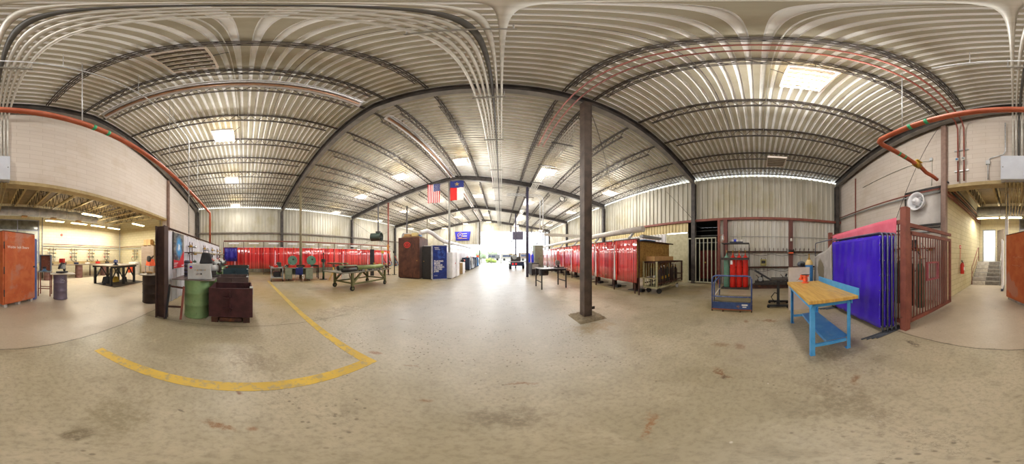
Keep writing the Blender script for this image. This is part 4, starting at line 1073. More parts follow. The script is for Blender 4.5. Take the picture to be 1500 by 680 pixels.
# black table in the aisle
bt = thing('welding_table', 'black steel table on frame legs in the aisle before the right curtains', 'table', (2.3, 7.4, 0), R(4))
B().box(-.62, .66, -.5, .5, .9, .925).build('top', M('dull_table_top', '#4a4a4c', '#8a8a8c', 3, .35, .5), bt)
for y in (-.445, .445): B().box(-.58, .62, y - .015, y + .015, .83, .898).build('apron', black, bt)
for (x, y) in ((-.57, -.45), (.61, -.45), (-.57, .45), (.61, .45)):
    B().box(x - .025, x + .025, y - .025, y + .025, 0, .829).build('leg', black, bt)
for x in (-.57, .61): B().box(x - .015, x + .015, -.424, .424, .3, .34).build('stretcher', black, bt)
B().cyl((-.5, .1, .72), (-.1, .1, .72), .16, 14).build('under_tank', steel_dark, bt)
cs = thing('chop_saw', 'black cut-off machine on the right end of the aisle table', 'saw', (2.75, 7.4, .928), R(20))
b = B(); b.box(-.22, .22, -.14, .14, 0, .04); b.build('base', black, cs)
b = B(); b.bar((.0, .05, .04), (-.1, 0, .24), .08); b.build('arm', steel_dark, cs)
b = B(); b.cyl((-.1, -.03, .24), (-.1, .02, .24), .13, 18); b.build('blade_guard', grey_m, cs)
b = B(); b.cyl((-.08, .03, .26), (-.08, .16, .26), .06, 12); b.build('motor', black, cs)
B().tube([(-.16, 0, .34), (-.26, 0, .44), (-.2, 0, .46)], .014, 6).build('handle', black, cs)
# machines right of the aisle further back
oc = thing('steel_cabinet', 'tall olive grey steel cabinet near the far doorway', 'cabinet', (3.45, 15.0, 0), R(10))
B().box(-.42, .42, -.3, .3, .12, 2.5).build('body', olive, oc, .01)
for s in (-1, 1):
    d = B().box(-.41 if s < 0 else .005, -.005 if s < 0 else .41, -.32, -.302, .16, 2.46).build('door', olive, oc)
    B().box(s * .05 - .012, s * .05 + .012, -.34, -.321, 1.2, 1.35).build('door_handle', chrome, d)
b = B(); b.box(-.38, .38, -.28, .28, 0, .12); b.build('plinth', black, oc)
for i, (x, y, s, lab) in enumerate(((2.55, 12.6, 1.0, 'black welding power source beside the dark column'), (2.95, 13.6, .7, 'low black machine in front of the olive cabinet'))):
    t = thing('welding_machine', lab, 'welder', (x, y, 0), R(8))
    b = B(); b.box(-.3, .3, -.4, .4, .08, .95 * s); b.build('case', black, t, .02)
    B().box(-.26, .26, -.42, -.402, .5 * s, .88 * s).build('control_panel', grey_m, t)
    for (a, c) in ((-.22, -.3), (.22, -.3), (-.22, .3), (.22, .3)): B().cyl((a - .03, c, .06), (a + .03, c, .06), .06, 12).build('wheel', rubber, t)
    B().tube([(-.28, .42, .9 * s), (-.28, .5, .98 * s), (.28, .5, .98 * s), (.28, .42, .9 * s)], .014, 6).build('handle', chrome, t)
for i in range(2):
    gas_cyl('gas_cylinder', ('left' if i == 0 else 'right') + ' bright blue gas cylinder beside the olive cabinet', (2.55 + i * .3, 14.6, .002), .12, 1.75, brightblue, group='bright blue gas cylinders')
tr = thing('equipment_trailer', 'small flat equipment trailer with red tail lights in the far aisle', 'trailer', (1.75, 18.6, 0), R(5))
B().box(-1.0, 1.1, -.9, .9, .82, .9).build('deck', galv, tr)
B().box(-.8, .7, -.88, -.8, .4, .819).build('rear_panel', navy, tr)
for x in (-.55, -.2): B().cyl((x, -.881, .62), (x, -.92, .62), .1, 14).build('tail_light', glow('tail_light_red', '#e02a20', .6), tr)
for x in (-.75, .8): B().cyl((x - .09, 0, .3), (x + .09, 0, .3), .3, 20).build('wheel', rubber, tr)
b = B(); b.cb((-.7, -.6, .42), (.1, .1, .8)); b.build('jack_stand', steel_dark, tr)
eg = thing('engine_generator', 'dark engine driven machine on the equipment trailer', 'machine', (1.7, 18.7, .905))
b = B(); b.box(-.6, .5, -.4, .4, 0, .5); b.build('case', steel_dark, eg, .03)
B().cyl((-.2, -.41, .45), (-.2, -.5, .45), .26, 18).build('hose_reel', grey_m, eg)
for x in (-.7, .2, .45): B().tube([(x, 0, .5), (x, 0, 1.1)], .035, 8).build('stack_pipe', joist_m, eg)
B().bar((-1.0, -.2, .9), (.1, -.1, .62), .06).build('boom', yellow_m, eg)
hu = thing('unit_heater', 'grey unit heater hung near the far doorway', 'heater', (2.1, 20.5, 3.55))
B().box(-.65, .65, -.4, .4, 0, 1.0).build('case', M('heater_case', '#6f6a86', '#7d7894', 4, .5), hu, .02)
for k in range(5): B().box(-.58, .58, -.43, -.402, .15 + k * .16, .2 + k * .16).build('louver', steel_dark, hu)
for x in (-.55, .55): B().cyl((x, 0, 1.0), (x, 0, 3.1), .015, 6).build('hanger', joist_m, hu)
B().cyl((-.6, -.2, -.01), (-.85, -.2, -.3), .05, 8).build('flue', grey_m, hu)
jb_ = thing('jib_beam', 'pale horizontal beam over the right curtain row', 'beam', (2.3, 12.2, 3.05))
B().box(1.0, 4.9, -.08, .08, 0, .22).build('beam', M('pale_beam', '#b5aea2', '#c0b9ad', 4, .55), jb_)
B().box(4.55, 4.9, -.1, .1, -.08, -.002).build('end_box', M('tan_box', '#8a7d66', '#978a72', 4, .6), jb_)
B().box(4.7, 4.78, -.04, .04, .22, 3.4).build('hanger_post', grey_m, jb_)
cv = thing('conveyor_pipe', 'twin grey conduits dropping beside the dark column to the olive cabinet', 'conduit', (2.6, 11.6, 0))
for k in range(2):
    d = .22 * k
    B().tube([(-2.2, 0, 6.15 - d * .6), (.25 - d, 0, 6.15 - d * .6), (.42 - d, 0, 6.0 - d * .6), (.45 - d, 0, 5.8), (.45 - d, 0, 2.6), (.6 - d * .3, 3.0, 2.55)], .035, 8).build('tube', galv, cv)
ck = thing('wall_clock', 'round clock hung under the roof right of the dark column', 'clock', (4.35, 11.15, 5.86), R(10))
b = B(); b.lathe([(.2, 0), (.22, -.01), (.22, -.06), (.185, -.06), (.18, -.03)], axis='y', n=28); b.build('rim', black, ck)
B().cyl((0, -.02, 0), (0, -.031, 0), .183, 28).build('face', offwhite, ck)
b = B(); b.bar((0, -.04, 0), (.06, -.04, .08), .014); b.bar((0, -.04, 0), (-.02, -.04, .14), .01); b.build('hands', black, ck)
B().cyl((0, -.02, .22), (0, -.02, .7), .01, 6).build('hanger', joist_m, ck)
# ------------------------------------------------------------------ left-hand side: partition, bins, curtains
pt = thing('partition', 'long white corrugated partition with a rusty end post', 'partition', (0, 0, 0))
b = B(); PY = -1.86
b.box(-3.42, -3.22, PY - .12, PY - .1, 0, 2.2); b.box(-3.42, -3.22, PY + .1, PY + .12, 0, 2.2); b.box(-3.33, -3.31, PY - .1, PY + .1, 0, 2.2)
b.build('end_post', M('rusty_post', '#41302e', '#54403a', 4, .6, .2, .15, '#7a4c30', 6, .64), pt)
for k in range(5):
    x0 = -3.44 - k * 1.62
    b = B(); corr(b, 'x', PY, x0 - 1.6, x0, .3, 2.14, .3, .03, 1)
    o = b.build('panel', M('white_sheet', '#e2e0e8', '#d6d4dc', 3, .45, 0), pt); md = o.modifiers.new('thickness', 'SOLIDIFY'); md.thickness = .003
b = B(); b.cyl((-3.44, PY + .0, 2.2), (-11.6, PY + .0, 2.2), .03, 8); b.build('top_rail', rust_m, pt)
for k in range(1, 6): B().box(-3.48 - k * 1.62, -3.42 - k * 1.62, PY - .06, PY - .005, 0, 2.16).build('stud', rust_m, pt)
# poster
po = thing('poster', 'tall poster with a blue welding scene and red lower corner', 'poster', (-4.22, PY + .045, 1.16))
def poster_mat():
    g = G('welding_photo_print'); v = g.coords()
    sp = g.n('ShaderNodeSeparateXYZ'); g.t.links.new(v, sp.inputs[0])
    n = g.noise(v, 5, 5, .6, .8); n2 = g.noise(v, 9, 4)
    c = g.mix(g.ramp(n, .4, .6), lin('#3c424a'), lin('#8a8880'))
    dx = g.math('ADD', sp.outputs[0], g.math('MULTIPLY', g.math('SUBTRACT', n2, .5), .35)); dz = g.math('SUBTRACT', sp.outputs[2], .58)
    r = g.math('POWER', g.math('ADD', g.math('MULTIPLY', dx, dx), g.math('MULTIPLY', g.math('MULTIPLY', dz, dz), .45)), .5)
    c = g.mix(g.ramp(r, .26, .1), c, lin('#3f9ad8')); c = g.mix(g.ramp(r, .09, .03), c, lin('#e4f2ff'))
    return g.finish(c, .35)
B().box(-.37, .37, 0, .006, 0, .98).build('board', offwhite, po)
B().box(-.36, .36, .0062, .009, .01, .97).build('picture', poster_mat(), po)
b = B(); b.prism([(.36, .0092, .01), (-.36, .0092, .01), (-.36, .0092, .5), (-.02, .0092, .2), (.36, .0092, .24)], (0, .002, 0)); b.build('red_corner', M('poster_red', '#d8303c', '#dc3a46', 4, .4), po)
for k, (z, w_) in enumerate(((.14, .26), (.11, .2), (.06, .18))): B().box(.34 - w_, .34, .0114, .0122, z, z + .016).build('text_line', white_m, po)
B().box(-.33, -.17, .0114, .0122, .05, .075).build('emblem', white_m, po)
B().box(.39, .42, 0, .02, .0, .98).build('edge_strip', steel_dark, po)
# gas outlet stations
def station(name, lab, loc, rz, group):
    t = thing(name, lab, 'gas outlets', loc, rz, group)
    for x in (-.13, .13): B().tube([(x, .05, .1), (x, .05, 1.0)], .014, 6).build('riser', rust_m, t)
    for z in (.35, .62, .85):
        b = B(); b.tube([(-.3, .07, z), (.3, .07, z)], .018, 8); b.build('cross_pipe', steel_dark, t)
    for (x, z, m) in ((-.26, .62, brassm), (.22, .62, chrome), (-.26, .85, chrome), (.22, .85, brassm), (.26, .35, red_m), (-.2, .35, dgreen)):
        b = B(); b.cyl((x, .07, z), (x, .17, z), .035, 10); b.cyl((x, .12, z), (x, .12, z + .07), .014, 6); b.build('valve', m, t)
    b = B(); b.tube([(.26, .17, .35), (.3, .25, .2), (.1, .28, .0), (-.15, .25, .1), (-.2, .2, .3)], .013, 6); b.build('hose', rubber, t)
    return t
STX = [-5.1, -6.9, -8.6, -10.2, -11.2]
g0 = None
for k, x in enumerate(STX):
    lab = 'gas outlet station on the white partition, %s from the rusty post' % ORD[k]
    if g0 is None: g0 = station('gas_station', lab, (x, PY + .05, .95), 0, 'gas outlet stations on the partition')
    else: dup(g0, (x, PY + .05, .95), 0, lab)
hp = thing('header_rail_pipe', 'pale header pipe along the partition above the grinders', 'pipe', (-4.6, PY + .37, 1.6))
B().tube([(0, 0, 0), (-6.8, 0, 0)], .03, 8).build('pipe', M('pale_pipe', '#b3a88f', '#a0957c', 5, .5), hp)
for xk in (-.02, -1.45, -3.15, -4.8): B().bar((xk, 0, 0), (xk, -.31, 0), .03).build('bracket', rust_m, hp)
# stations: drum + plate + tools
def drum(loc, lab, r, h, m, name='steel_drum', group=None):
    t = thing(name, lab, 'drum', loc, 0, group)
    B().lathe([(r, 0), (r + .01, .02), (r, .04), (r, h * .33), (r + .012, h * .35), (r, h * .37), (r, h * .65), (r + .012, h * .67), (r, h * .69), (r, h - .02), (r + .01, h), (r - .02, h - .001)], n=28).build('body', m, t)
    return t
def plate(loc, lab, sx, sy, rz=0, m=None, th=.02, round_=False):
    t = thing('steel_plate', lab, 'table plate', loc, rz)
    b = B()
    if round_: b.lathe([(sx - .01, 0), (sx, .003), (sx, th - .003), (sx - .01, th)], n=30)
    else: b.box(-sx, sx, -sy, sy, 0, th)
    o = b.build('plate', m or M('worn_plate', '#6f6560', '#857a74', 4, .45, .4, .05, '#5a4038', 5, .64), t, .004)
    b = B(); b.box(-sx * .8, sx * .8, -.02, .02, -.03, -.002) if not round_ else b.lathe([(sx * .5, -.02), (sx * .5, -.002)], n=20)
    return t
drum((-3.8, -1.16, 0), 'pale green steel drum nearest the rusty post', .3, .93, green_m, group='green drums along the partition')
plate((-3.95, -1.2, .932), 'steel plate table top on the nearest green drum', .45, .5, R(2))
pu = thing('power_unit', 'grey control box with knobs and a round blue red badge on the nearest drum', 'control box', (-3.75, -1.08, .954), R(-80))
b = B(); b.hexa([(-.3, -.15, 0), (.26, -.15, 0), (.26, .15, 0), (-.3, .15, 0), (-.26, -.13, .36), (.26, -.13, .36), (.26, .15, .36), (-.26, .15, .36)]); 
b.build('case', lgrey, pu, .01)
MB = [(-.22, .3)]
fz = lambda z: .152
B().cyl((.18, .151, .28), (.18, .158, .28), .035, 20).build('badge', red_m, pu)
b = B(); b.prism([(.18 + .034 * math.cos(a), .159, .28 + .034 * math.sin(a)) for a in (i * PI / 10 for i in range(11))], (0, .002, 0)); b.build('badge_half', brightblue, pu)
for k in range(6):
    B().cyl((.08 - k * .045, .151, .22), (.08 - k * .045, .163, .22), .013, 10).build('knob', brassm if k % 2 else grey_m, pu)
for k in range(3): B().cyl((.04 - k * .05, .151, .13), (.04 - k * .05, .168, .13), .018, 12).build('knob', black if k == 2 else chrome, pu)
bg_ = thing('tool_bag', 'black bag lying on the grey control box', 'bag', (-3.75, -.95, 1.317), R(-80))
b = B(); b.grid(lambda u, v: (0, 0, 0), 1, 1) if False else None
b.hexa([(-.2, -.1, 0), (.12, -.1, 0), (.12, .1, 0), (-.2, .1, 0), (-.14, -.05, .25), (.06, -.06, .27), (.05, .05, .27), (-.12, .05, .25)]); b.build('body', M('black_cloth', '#2a2a2e', '#38383c', 8, .85, 0, .3), bg_, .03)
B().tube([(-.1, 0, .26), (-.1, 0, .31), (.02, 0, .31), (.02, 0, .27)], .012, 6).build('strap', black, bg_)
def grinder(lab, loc, rz, group='bench grinders along the partition'):
    t = thing('bench_grinder', lab, 'grinder', loc, rz, group)
    b = B(); b.box(-.16, .16, -.1, .1, 0, .05); b.box(-.08, .08, -.06, .06, .05, .16); b.build('base', steel_dark, t, .01)
    b = B(); b.cyl((-.14, 0, .22), (.14, 0, .22), .085, 16); b.build('motor', lgrey, t)
    for s in (-1, 1):
        B().cyl((s * .145, 0, .22), (s * .2, 0, .22), .12, 18).build('wheel', M('grinding_wheel', '#5a4a44', '#6a5a50', 8, .8), t)
        b = B(); b.prism([(s * .15, .135 * math.cos(a), .22 + .135 * math.sin(a)) for a in (R(-20) + i * R(170) / 10 for i in range(11))] + [(s * .15, .122 * math.cos(a), .22 + .122 * math.sin(a)) for a in (R(150) - i * R(170) / 10 for i in range(11))], (s * .045, 0, 0)); b.build('guard', black, t)
        B().box(s * .15 - .02, s * .2, .13, .2, .15, .165).build('tool_rest', grey_m, t)
    return t
grinder('bench grinder right of the grey control box on the nearest drum', (-4.2, -.84, .954), R(-60))
rl = thing('wire_spool', 'bluish striped roll standing at the left edge of the drum table', 'roll', (-4.1, -1.52, .954))
B().lathe([(.075, 0), (.08, .01), (.08, .42), (.05, .43)], n=18).build('body', M('purple_grey_roll', '#4a4a66', '#6a6478', 14, .6), rl)
for z in (.05, .15, .26, .36): B().lathe([(.081, z), (.086, z + .01), (.086, z + .03), (.081, z + .04)], n=18).build('band', steel_dark, rl)
bk = thing('wood_block', 'small brown rusty block behind the grey control box', 'block', (-4.05, -1.2, .954), R(-30))
B().hexa([(-.1, -.12, 0), (.1, -.12, 0), (.1, .12, 0), (-.1, .12, 0), (-.1, -.1, .2), (.1, -.12, .24), (.1, .1, .2), (-.1, .12, .18)]).build('block', rust_m, bk, .01)
af = thing('angle_frame', 'rusty angle iron frame leaning by the nearest green drum', 'steel frame', (-3.44, -1.57, 0), R(-75))
b = B(); b.bar((-.14, .12, 0.003), (-.2, -.05, .78), .05); b.build('side_bar', rustred_m, af)
b = B(); b.bar((.2, .12, 0.003), (.14, -.05, .82), .05); b.build('side_bar', black, af)
B().bar((-.14, .06, .3), (.16, .06, .3), .04).build('cross_bar', rust_m, af); B().bar((-.19, -.04, .74), (.14, -.04, .78), .04).build('cross_bar', rust_m, af)
for k, (x, y) in enumerate(((-5.9, -1.4), (-7.7, -1.4), (-9.4, -1.4))):
    drum((x, y, 0), 'green steel drum along the partition, %s from the rusty post' % ORD[k + 1], .29, .9, green_m, group='green drums along the partition')
    plate((x + .05, y, .902), 'pale green table plate on the %s green drum' % ORD[k + 1], .5, .38, 0, M('green_plate', '#9ab08c', '#86a078', 4, .5))
    grinder('bench grinder on the %s green drum table' % ORD[k + 1], (x + .3, y + .12, .924), R(-70))
    t = thing('shop_machine', 'pale machine with a red knob on the %s green drum table' % ORD[k + 1], 'machine', (x - .14, y - .02, .924), R(-80))
    B().hexa([(-.18, -.15, 0), (.18, -.15, 0), (.18, .15, 0), (-.18, .15, 0), (-.12, -.1, .4), (.14, -.1, .46), (.14, .1, .46), (-.12, .1, .4)]).build('body', offwhite, t, .02)
    B().cyl((.1, .11, .36), (.1, .16, .36), .035, 12).build('knob', red_m, t); B().tube([(-.1, 0, .41), (-.2, .1, .6), (-.1, .2, .62)], .016, 6).build('arm', steel_dark, t)
# scrap bins
def bin_(loc, lab, W_, L_, h, m, inner, dirt=True):
    t = thing('scrap_bin', lab, 'bin', loc, 0, 'steel scrap bins along the partition')
    b = B(); th = .02; z0 = .13
    b.box(-W_, W_, -L_, L_, z0, z0 + th)
    b.box(W_ - th, W_, -L_, L_, z0 + th, h); b.box(-W_, -W_ + th, -L_, L_, z0 + th, h)
    b.box(-W_ + th, W_ - th, L_ - th, L_, z0 + th, h - .0); b.box(-W_ + th, W_ - th, -L_, -L_ + th, z0 + th, h)
    b.build('shell', m, t)
    for y in (-L_ * .72, L_ * .72): B().box(-W_, W_ + .01, y - .07, y + .07, .0, .128).build('skid', rust_m, t)
    b = B(); b.box(W_ - .03, W_ + .012, -L_ * .5, L_ * .5, .03, .11); b.build('fork_pocket', rust_m, t)
    for dz in (.12, .36):
        b = B(); b.box(W_ + .001, W_ + .05, -.16, .04, h - dz - .1, h - dz - .075); b.box(W_ + .001, W_ + .05, -.02, .0, h - dz - .19 + .0, h - dz + .07); b.build('lug', m, t)
    B().box(-W_ + .03, W_ - .03, -L_ + .03, L_ - .03, z0 + .022, z0 + .1).build('scrap_bed', inner, t)
    B().box(W_ - .14, W_ - .02, L_ - .06, L_ + .012, h - .14, h + .02).build('hook_plate', lgrey, t)
    return t
bm = [M('rusty_bin', '#42262a', '#563236', 5, .6, .25, .15, '#3a2622', 6, .6), M('grey_rust_bin', '#5a4a4a', '#6c5a56', 4, .6, .2, .1, '#7a4236', 5, .62), M('teal_bin', '#263c48', '#2e4650', 4, .5, .2), M('dark_bin', '#2c3230', '#3a403c', 4, .6, .2)]
bin_((-3.84, -.31, 0), 'rusty steel scrap bin standing beside the nearest green drum', .4, .47, .8, bm[0], dark_in)
bin_((-5.55, -.4, 0), 'grey brown steel scrap bin second from the camera', .42, .5, .82, bm[1], dark_in)
bin_((-7.6, -.42, 0), 'dark teal steel scrap bin, third from the camera', .42, .55, .9, bm[2], dark_in)
bin_((-9.4, -.38, 0), 'dark scrap bin furthest along the partition', .42, .58, .95, bm[3], dark_in)
# left curtain booths
LX = -12.85
cl_src = []
for i in range(11):
    y = -1.7 + i * 1.6
    lab = 'red vinyl curtain of the long left row, %s from the partition' % ORD[i]
    if i < 4:
        t = thing('welding_curtain', lab, 'welding curtain', (LX, y, 0), 0, 'red curtains of the long left row')
        b = B(); ph = i * 2.1
        b.sheet(lambda u, v: (.004 * math.sin(u * 40 + ph) * (1.05 - .4 * v) + .008 * math.sin(u * 12 + ph * 2), u * 1.58, .48 + v * 1.68), 64, 3, .004, (1, 0, 0)); b.build('curtain', red_cur, t)
        if i in (0, 2):
            b = B(); b.sheet(lambda u, v: (.04, .9 + (u - .5) * (.05 + .1 * (1 - v)), .48 + v * 1.45), 4, 6, .003, (1, 0, 0)); b.build('edge_strip', M('pink_white_vinyl', '#e8a0b4', '#f0c0cc', 4, .3), t)
        B().cyl((.03, .85, 2.2), (.045, .85, 2.2), .05, 12).build('hang_tag', yellow_m, t)
        cl_src.append(t)
    else: dup(cl_src[i % 4], (LX, y, 0), 0, lab)
    s = thing('curtain_stand', 'post and rail carrying the left red curtains, booth %s from the partition' % ORD[i], 'curtain stand', (LX - .06, y, 0), 0, 'left curtain stands')
    B().box(-.045, 0, -.045, -.005, 0, 2.62).build('post', rust_m, s); B().box(-.045, 0, -.002, 1.55, 2.16, 2.21).build('top_rail', lgrey, s)
    B().box(-1.7, -.05, -.035, -.015, .5, 2.1).build('side_sheet', M('booth_sheet', '#7a6a5e', '#8a7a6c'), s)
    B().box(-.2, -.06, .4, 1.2, 2.45, 2.55).build('light_shade', white_m, s)
tag(B().tube([(LX - .1, -1.7, 2.68), (LX - .1, 16, 2.68)], .055, 8).build('pipe', rustred_m), 'long brown pipe above the left red curtains', 'pipe')
bc_ = thing('welding_curtain', 'dark blue curtain at the far end of the white partition', 'welding curtain', (-12.2, -1.55, 0), 0)
B().sheet(lambda u, v: (.03 * math.sin(u * 16), u * .95, 1.1 + v * 1.0), 26, 3, .004, (1, 0, 0)).build('curtain', M('navy_vinyl', '#201a80', '#2a2290', 3, .3), bc_)
b = B(); b.box(-.02, .02, -.03, -.004, 0, 2.14); b.box(-.02, .02, .955, .98, 0, 2.14); b.box(-.02, .02, -.0, .95, 2.11, 2.15); b.build('stand', steel_dark, bc_)
# desk group
DK = R(-73)
dk_ = thing('desk', 'olive grey steel pedestal desk under the two green barrels', 'desk', (-9.5, 3.25, 0), DK + PI / 2 + R(0))
dk_.rotation_euler = (0, 0, R(73)); # front faces the aisle
b = B(); b.box(-.85, .85, -.38, .38, .74, .78); b.build('top', olive, dk_, .005)
for s in (-1, 1):
    p = B().box(s * .62 - .21, s * .62 + .21, -.36, .36, .1, .738).build('pedestal', olive, dk_, .006)
    for k in range(3):
        d = B().box(s * .62 - .19, s * .62 + .19, -.375, -.361, .14 + k * .2, .32 + k * .2).build('drawer', M('drawer_front', '#8f9682', '#9aa08e', 4, .5), dk_)
        B().box(s * .62 - .06, s * .62 + .06, -.39, -.376, .22 + k * .2, .245 + k * .2).build('drawer_pull', chrome, d)
    for y in (-.3, .3): B().box(s * .62 - .025, s * .62 + .025, y - .025, y + .025, 0, .098).build('leg', steel_dark, dk_)
B().box(-.4, .4, .34, .36, .3, .738).build('modesty_panel', olive, dk_)
ch = thing('chair', 'blue plastic shell chair with chrome legs at the steel desk', 'chair', (-8.98, 3.1, 0), R(70))
seat = B().sheet(lambda u, v: (-.22 + .44 * u, -.2 + .42 * v, .44 - .03 * math.sin(u * PI) + .02 * (v > .9)), 10, 10, .012, (0, 0, 1)); seat.build('seat', M('navy_plastic', '#1c2c70', '#243680', 3, .35), ch)
B().sheet(lambda u, v: (-.21 + .42 * u, -.22 - .06 * v - .04 * math.sin(u * PI) * .8, .47 + .36 * v), 10, 8, .012, (0, 1, 0)).build('backrest', M('navy_plastic', '#1c2c70'), ch)
for sx in (-1, 1):
    B().tube([(sx * .2, -.19, .42), (sx * .23, -.26, .012)], .012, 8).build('leg', chrome, ch)
    B().tube([(sx * .2, .17, .42), (sx * .23, .22, .012)], .012, 8).build('leg', chrome, ch)
def barrel(loc, rz, lab):
    t = thing('barrel', lab, 'barrel', loc, rz, 'green barrels lying above the desk')
    B().lathe([(.28, -.42), (.3, -.41), (.3, -.15), (.312, -.14), (.3, -.12), (.3, .12), (.312, .14), (.3, .15), (.3, .41), (.285, .42), (.28, .405)], axis='x', n=30).build('body', green2, t)
    b = B(); b.cyl((.4055, .06, .08), (.425, .06, .08), .07, 16); b.build('filler_ring', dgreen, t)
    B().cyl((.426, .06, .08), (.435, .06, .08), .035, 12).build('bung', steel_dark, t)
    B().cyl((.4055, -.12, -.14), (.43, -.12, -.14), .02, 10).build('tap', steel_dark, t)
    return t
barrel((-10.35, 3.1, 1.2), R(-18), 'left green steel barrel lying on the rack behind the desk')
barrel((-10.05, 4.32, 1.2), R(-22), 'right green steel barrel lying on the rack behind the desk')
br = thing('barrel_rack', 'dark low rack under the two green barrels', 'rack', (-10.3, 3.75, 0), R(-18))
for x in (-.3, .38):
    b = B(); b.box(x - .03, x + .03, -1.1, 1.1, .8, .878); b.build('beam', steel_dark, br)
    for y in (-1.05, 1.05): B().box(x - .03, x + .03, y - .03, y + .03, 0, .798).build('leg', steel_dark, br)
def stuff(items):
    for (nm, lab, cat, loc, fn) in items:
        t = thing(nm, lab, cat, loc); fn(t)
def toolbox(m, sx, sy, sz):
    def f(t):
        B().box(-sx, sx, -sy, sy, 0, sz).build('body', m, t, .01); B().box(-sx - .004, sx + .004, -sy - .004, sy + .004, sz * .7, sz * .76).build('lid_seam', steel_dark, t); B().tube([(0, -sy * .5, sz), (0, -sy * .5, sz + .05), (0, sy * .5, sz + .05), (0, sy * .5, sz)], .01, 6).build('handle', chrome, t)
    return f
stuff([('tool_box', 'red tool box on the steel desk near the left barrel', 'box', (-9.55, 2.85, .782), toolbox(red_m, .14, .22, .14)),
    ('tool_box', 'red tool box on the right end of the steel desk', 'box', (-9.3, 3.75, .782), toolbox(red_m, .12, .16, .18)),
    ('tool_tray', 'olive tray of tools on the left end of the steel desk', 'tray', (-9.85, 2.5, .782), toolbox(olive, .12, .1, .08)),
    ('tool_tray', 'dark tool tray between the barrels on the desk', 'tray', (-9.4, 3.32, .782), toolbox(steel_dark, .12, .15, .08))])
ct = thing('service_cart', 'grey two shelf service cart beside the desk', 'cart', (-9.62, 1.9, 0), R(-10))
b = B(); b.box(-.45, .45, -.36, .36, .78, .82); b.build('top_tray', grey_m, ct); b = B(); b.box(-.45, .45, -.36, .36, .2, .25); b.build('bottom_tray', grey_m, ct)
for (x, y) in ((-.43, -.34), (.43, -.34), (-.43, .34), (.43, .34)):
    B().box(x - .02, x + .02, y - .02, y + .02, .13, .86).build('leg', galv2, ct); B().cyl((x, y - .02, .065), (x, y + .02, .065), .064, 12).build('wheel', rubber, ct)
B().tube([(-.3, -.37, .8), (-.3, -.45, .9), (.3, -.45, .9), (.3, -.37, .8)], .014, 6).build('push_handle', grey_m, ct)
stuff([('tool_box', 'red tool box on the grey service cart', 'box', (-9.5, 1.8, .822), toolbox(red_m, .16, .12, .12)), ('tool_box', 'dark machine part on the grey service cart', 'part', (-9.75, 2.05, .822), toolbox(dgreen, .14, .12, .28)),
    ('tool_box', 'dark crate on the lower shelf of the service cart', 'crate', (-9.65, 1.9, .252), toolbox(black, .25, .2, .3))])
# vise stand, yellow pipe stands right of the desk
vt = thing('pipe_vise_stand', 'dark pipe vise on a green column right of the desk', 'vise stand', (-9.2, 4.8, 0))
B().cyl((0, 0, .02), (0, 0, 1.1), .07, 14).build('column', dgreen, vt); B().cyl((0, 0, 0), (0, 0, .02), .25, 20).build('base_plate', steel_dark, vt)
b = B(); b.box(-.14, .14, -.08, .08, 1.1, 1.3); b.cyl((0, 0, 1.3), (0, 0, 1.62), .035, 8); b.bar((-.12, 0, 1.58), (.12, 0, 1.58), .03); b.build('vise_head', steel_dark, vt)
B().cyl((.0, 0, 1.621), (0, 0, 1.72), .05, 10).build('top_knob', black, vt)
for k, (x, y, m) in enumerate(((-9.0, 5.4, yellow_m), (-9.1, 6.0, orange_m), (-8.45, 5.1, yellow_m), (-8.7, 6.4, steel_dark))):
    t = thing('pipe_stand', '%s pipe stand right of the metal desk' % ('yellow left', 'orange', 'yellow front', 'dark rear')[k], 'pipe stand', (x, y, 0))
    for a in (0, 2.1, 4.2): B().bar((.03 * math.cos(a), .03 * math.sin(a), .45), (.25 * math.cos(a), .25 * math.sin(a), .012), .03).build('leg', m, t)
    B().cyl((0, 0, .42), (0, 0, .8), .03, 10).build('stem', m, t); b = B(); b.bar((-.12, 0, .95), (0, 0, .82), .03); b.bar((.12, 0, .95), (0, 0, .82), .03); b.build('vee_head', steel_dark, t)
for k in range(5):
    tag(B().cyl((-9.6 + k * .05, 5.3 + k * .12, 1.0), (-8.2, 5.5 + k * .12, 1.02), .035 + .01 * (k % 3), 10).build('steel_pipe', [rust_m, pipegreen, steel_dark][k % 3]), '%s short pipe lying across the pipe stands' % ORD[k], 'pipe', 'short pipes on the pipe stands')
tag(B().box(-8.35, -8.0, 5.6, 5.9, 0, .4).build('crate', offwhite, bevel=.01), 'small pale box on the floor right of the pipe stands', 'box')
# pipe cart
pc = thing('layout_cart', 'heavy olive steel cart on casters with pipes on top', 'cart', (-6.13, 5.28, 0), R(5))
oli = M('olive_cart_paint', '#76774e', '#63643f', 4, .6, 0, .1, '#4a4030', 6, .62)
B().box(-.72, .72, -1.75, 1.6, .78, .82).build('top', M('cart_top', '#6b675a', '#837d6c', 5, .6, .2), pc)
for (x, y) in ((-.62, -1.15), (.62, -1.15), (-.62, 1.15), (.62, 1.15)):
    B().box(x - .05, x + .05, y - .05, y + .05, .2, .778).build('leg', oli, pc)
    s = -1 if y < 0 else 1
    B().bar((x, y - s * .03, .35), (x, y - s * .55, .77), .08).build('brace', oli, pc)
    w_ = B().cyl((x - .03, y, .11), (x + .03, y, .11), .11, 18).build('wheel', rubber, pc); B().box(x - .045, x + .045, y - .04, y + .04, .19, .199).build('caster_plate', steel_dark, w_)
    B().cyl((x - .034, y, .11), (x + .034, y, .11), .05, 12).build('wheel_hub', oli, w_)
b = B()
for x in (-.62, .62): b.box(x - .03, x + .03, -1.1, 1.1, .27, .33)
for y in (-1.15, 1.15): b.box(-.57, .57, y - .03, y + .03, .3, .36)
b.build('lower_rail', oli, pc)
B().tube([(-.2, -.5, .78), (-.2, -.5, .3), (.1, -.5, .3), (.1, -.5, .78)], .014, 6).build('ladder', chrome, pc)
rt = R(5)
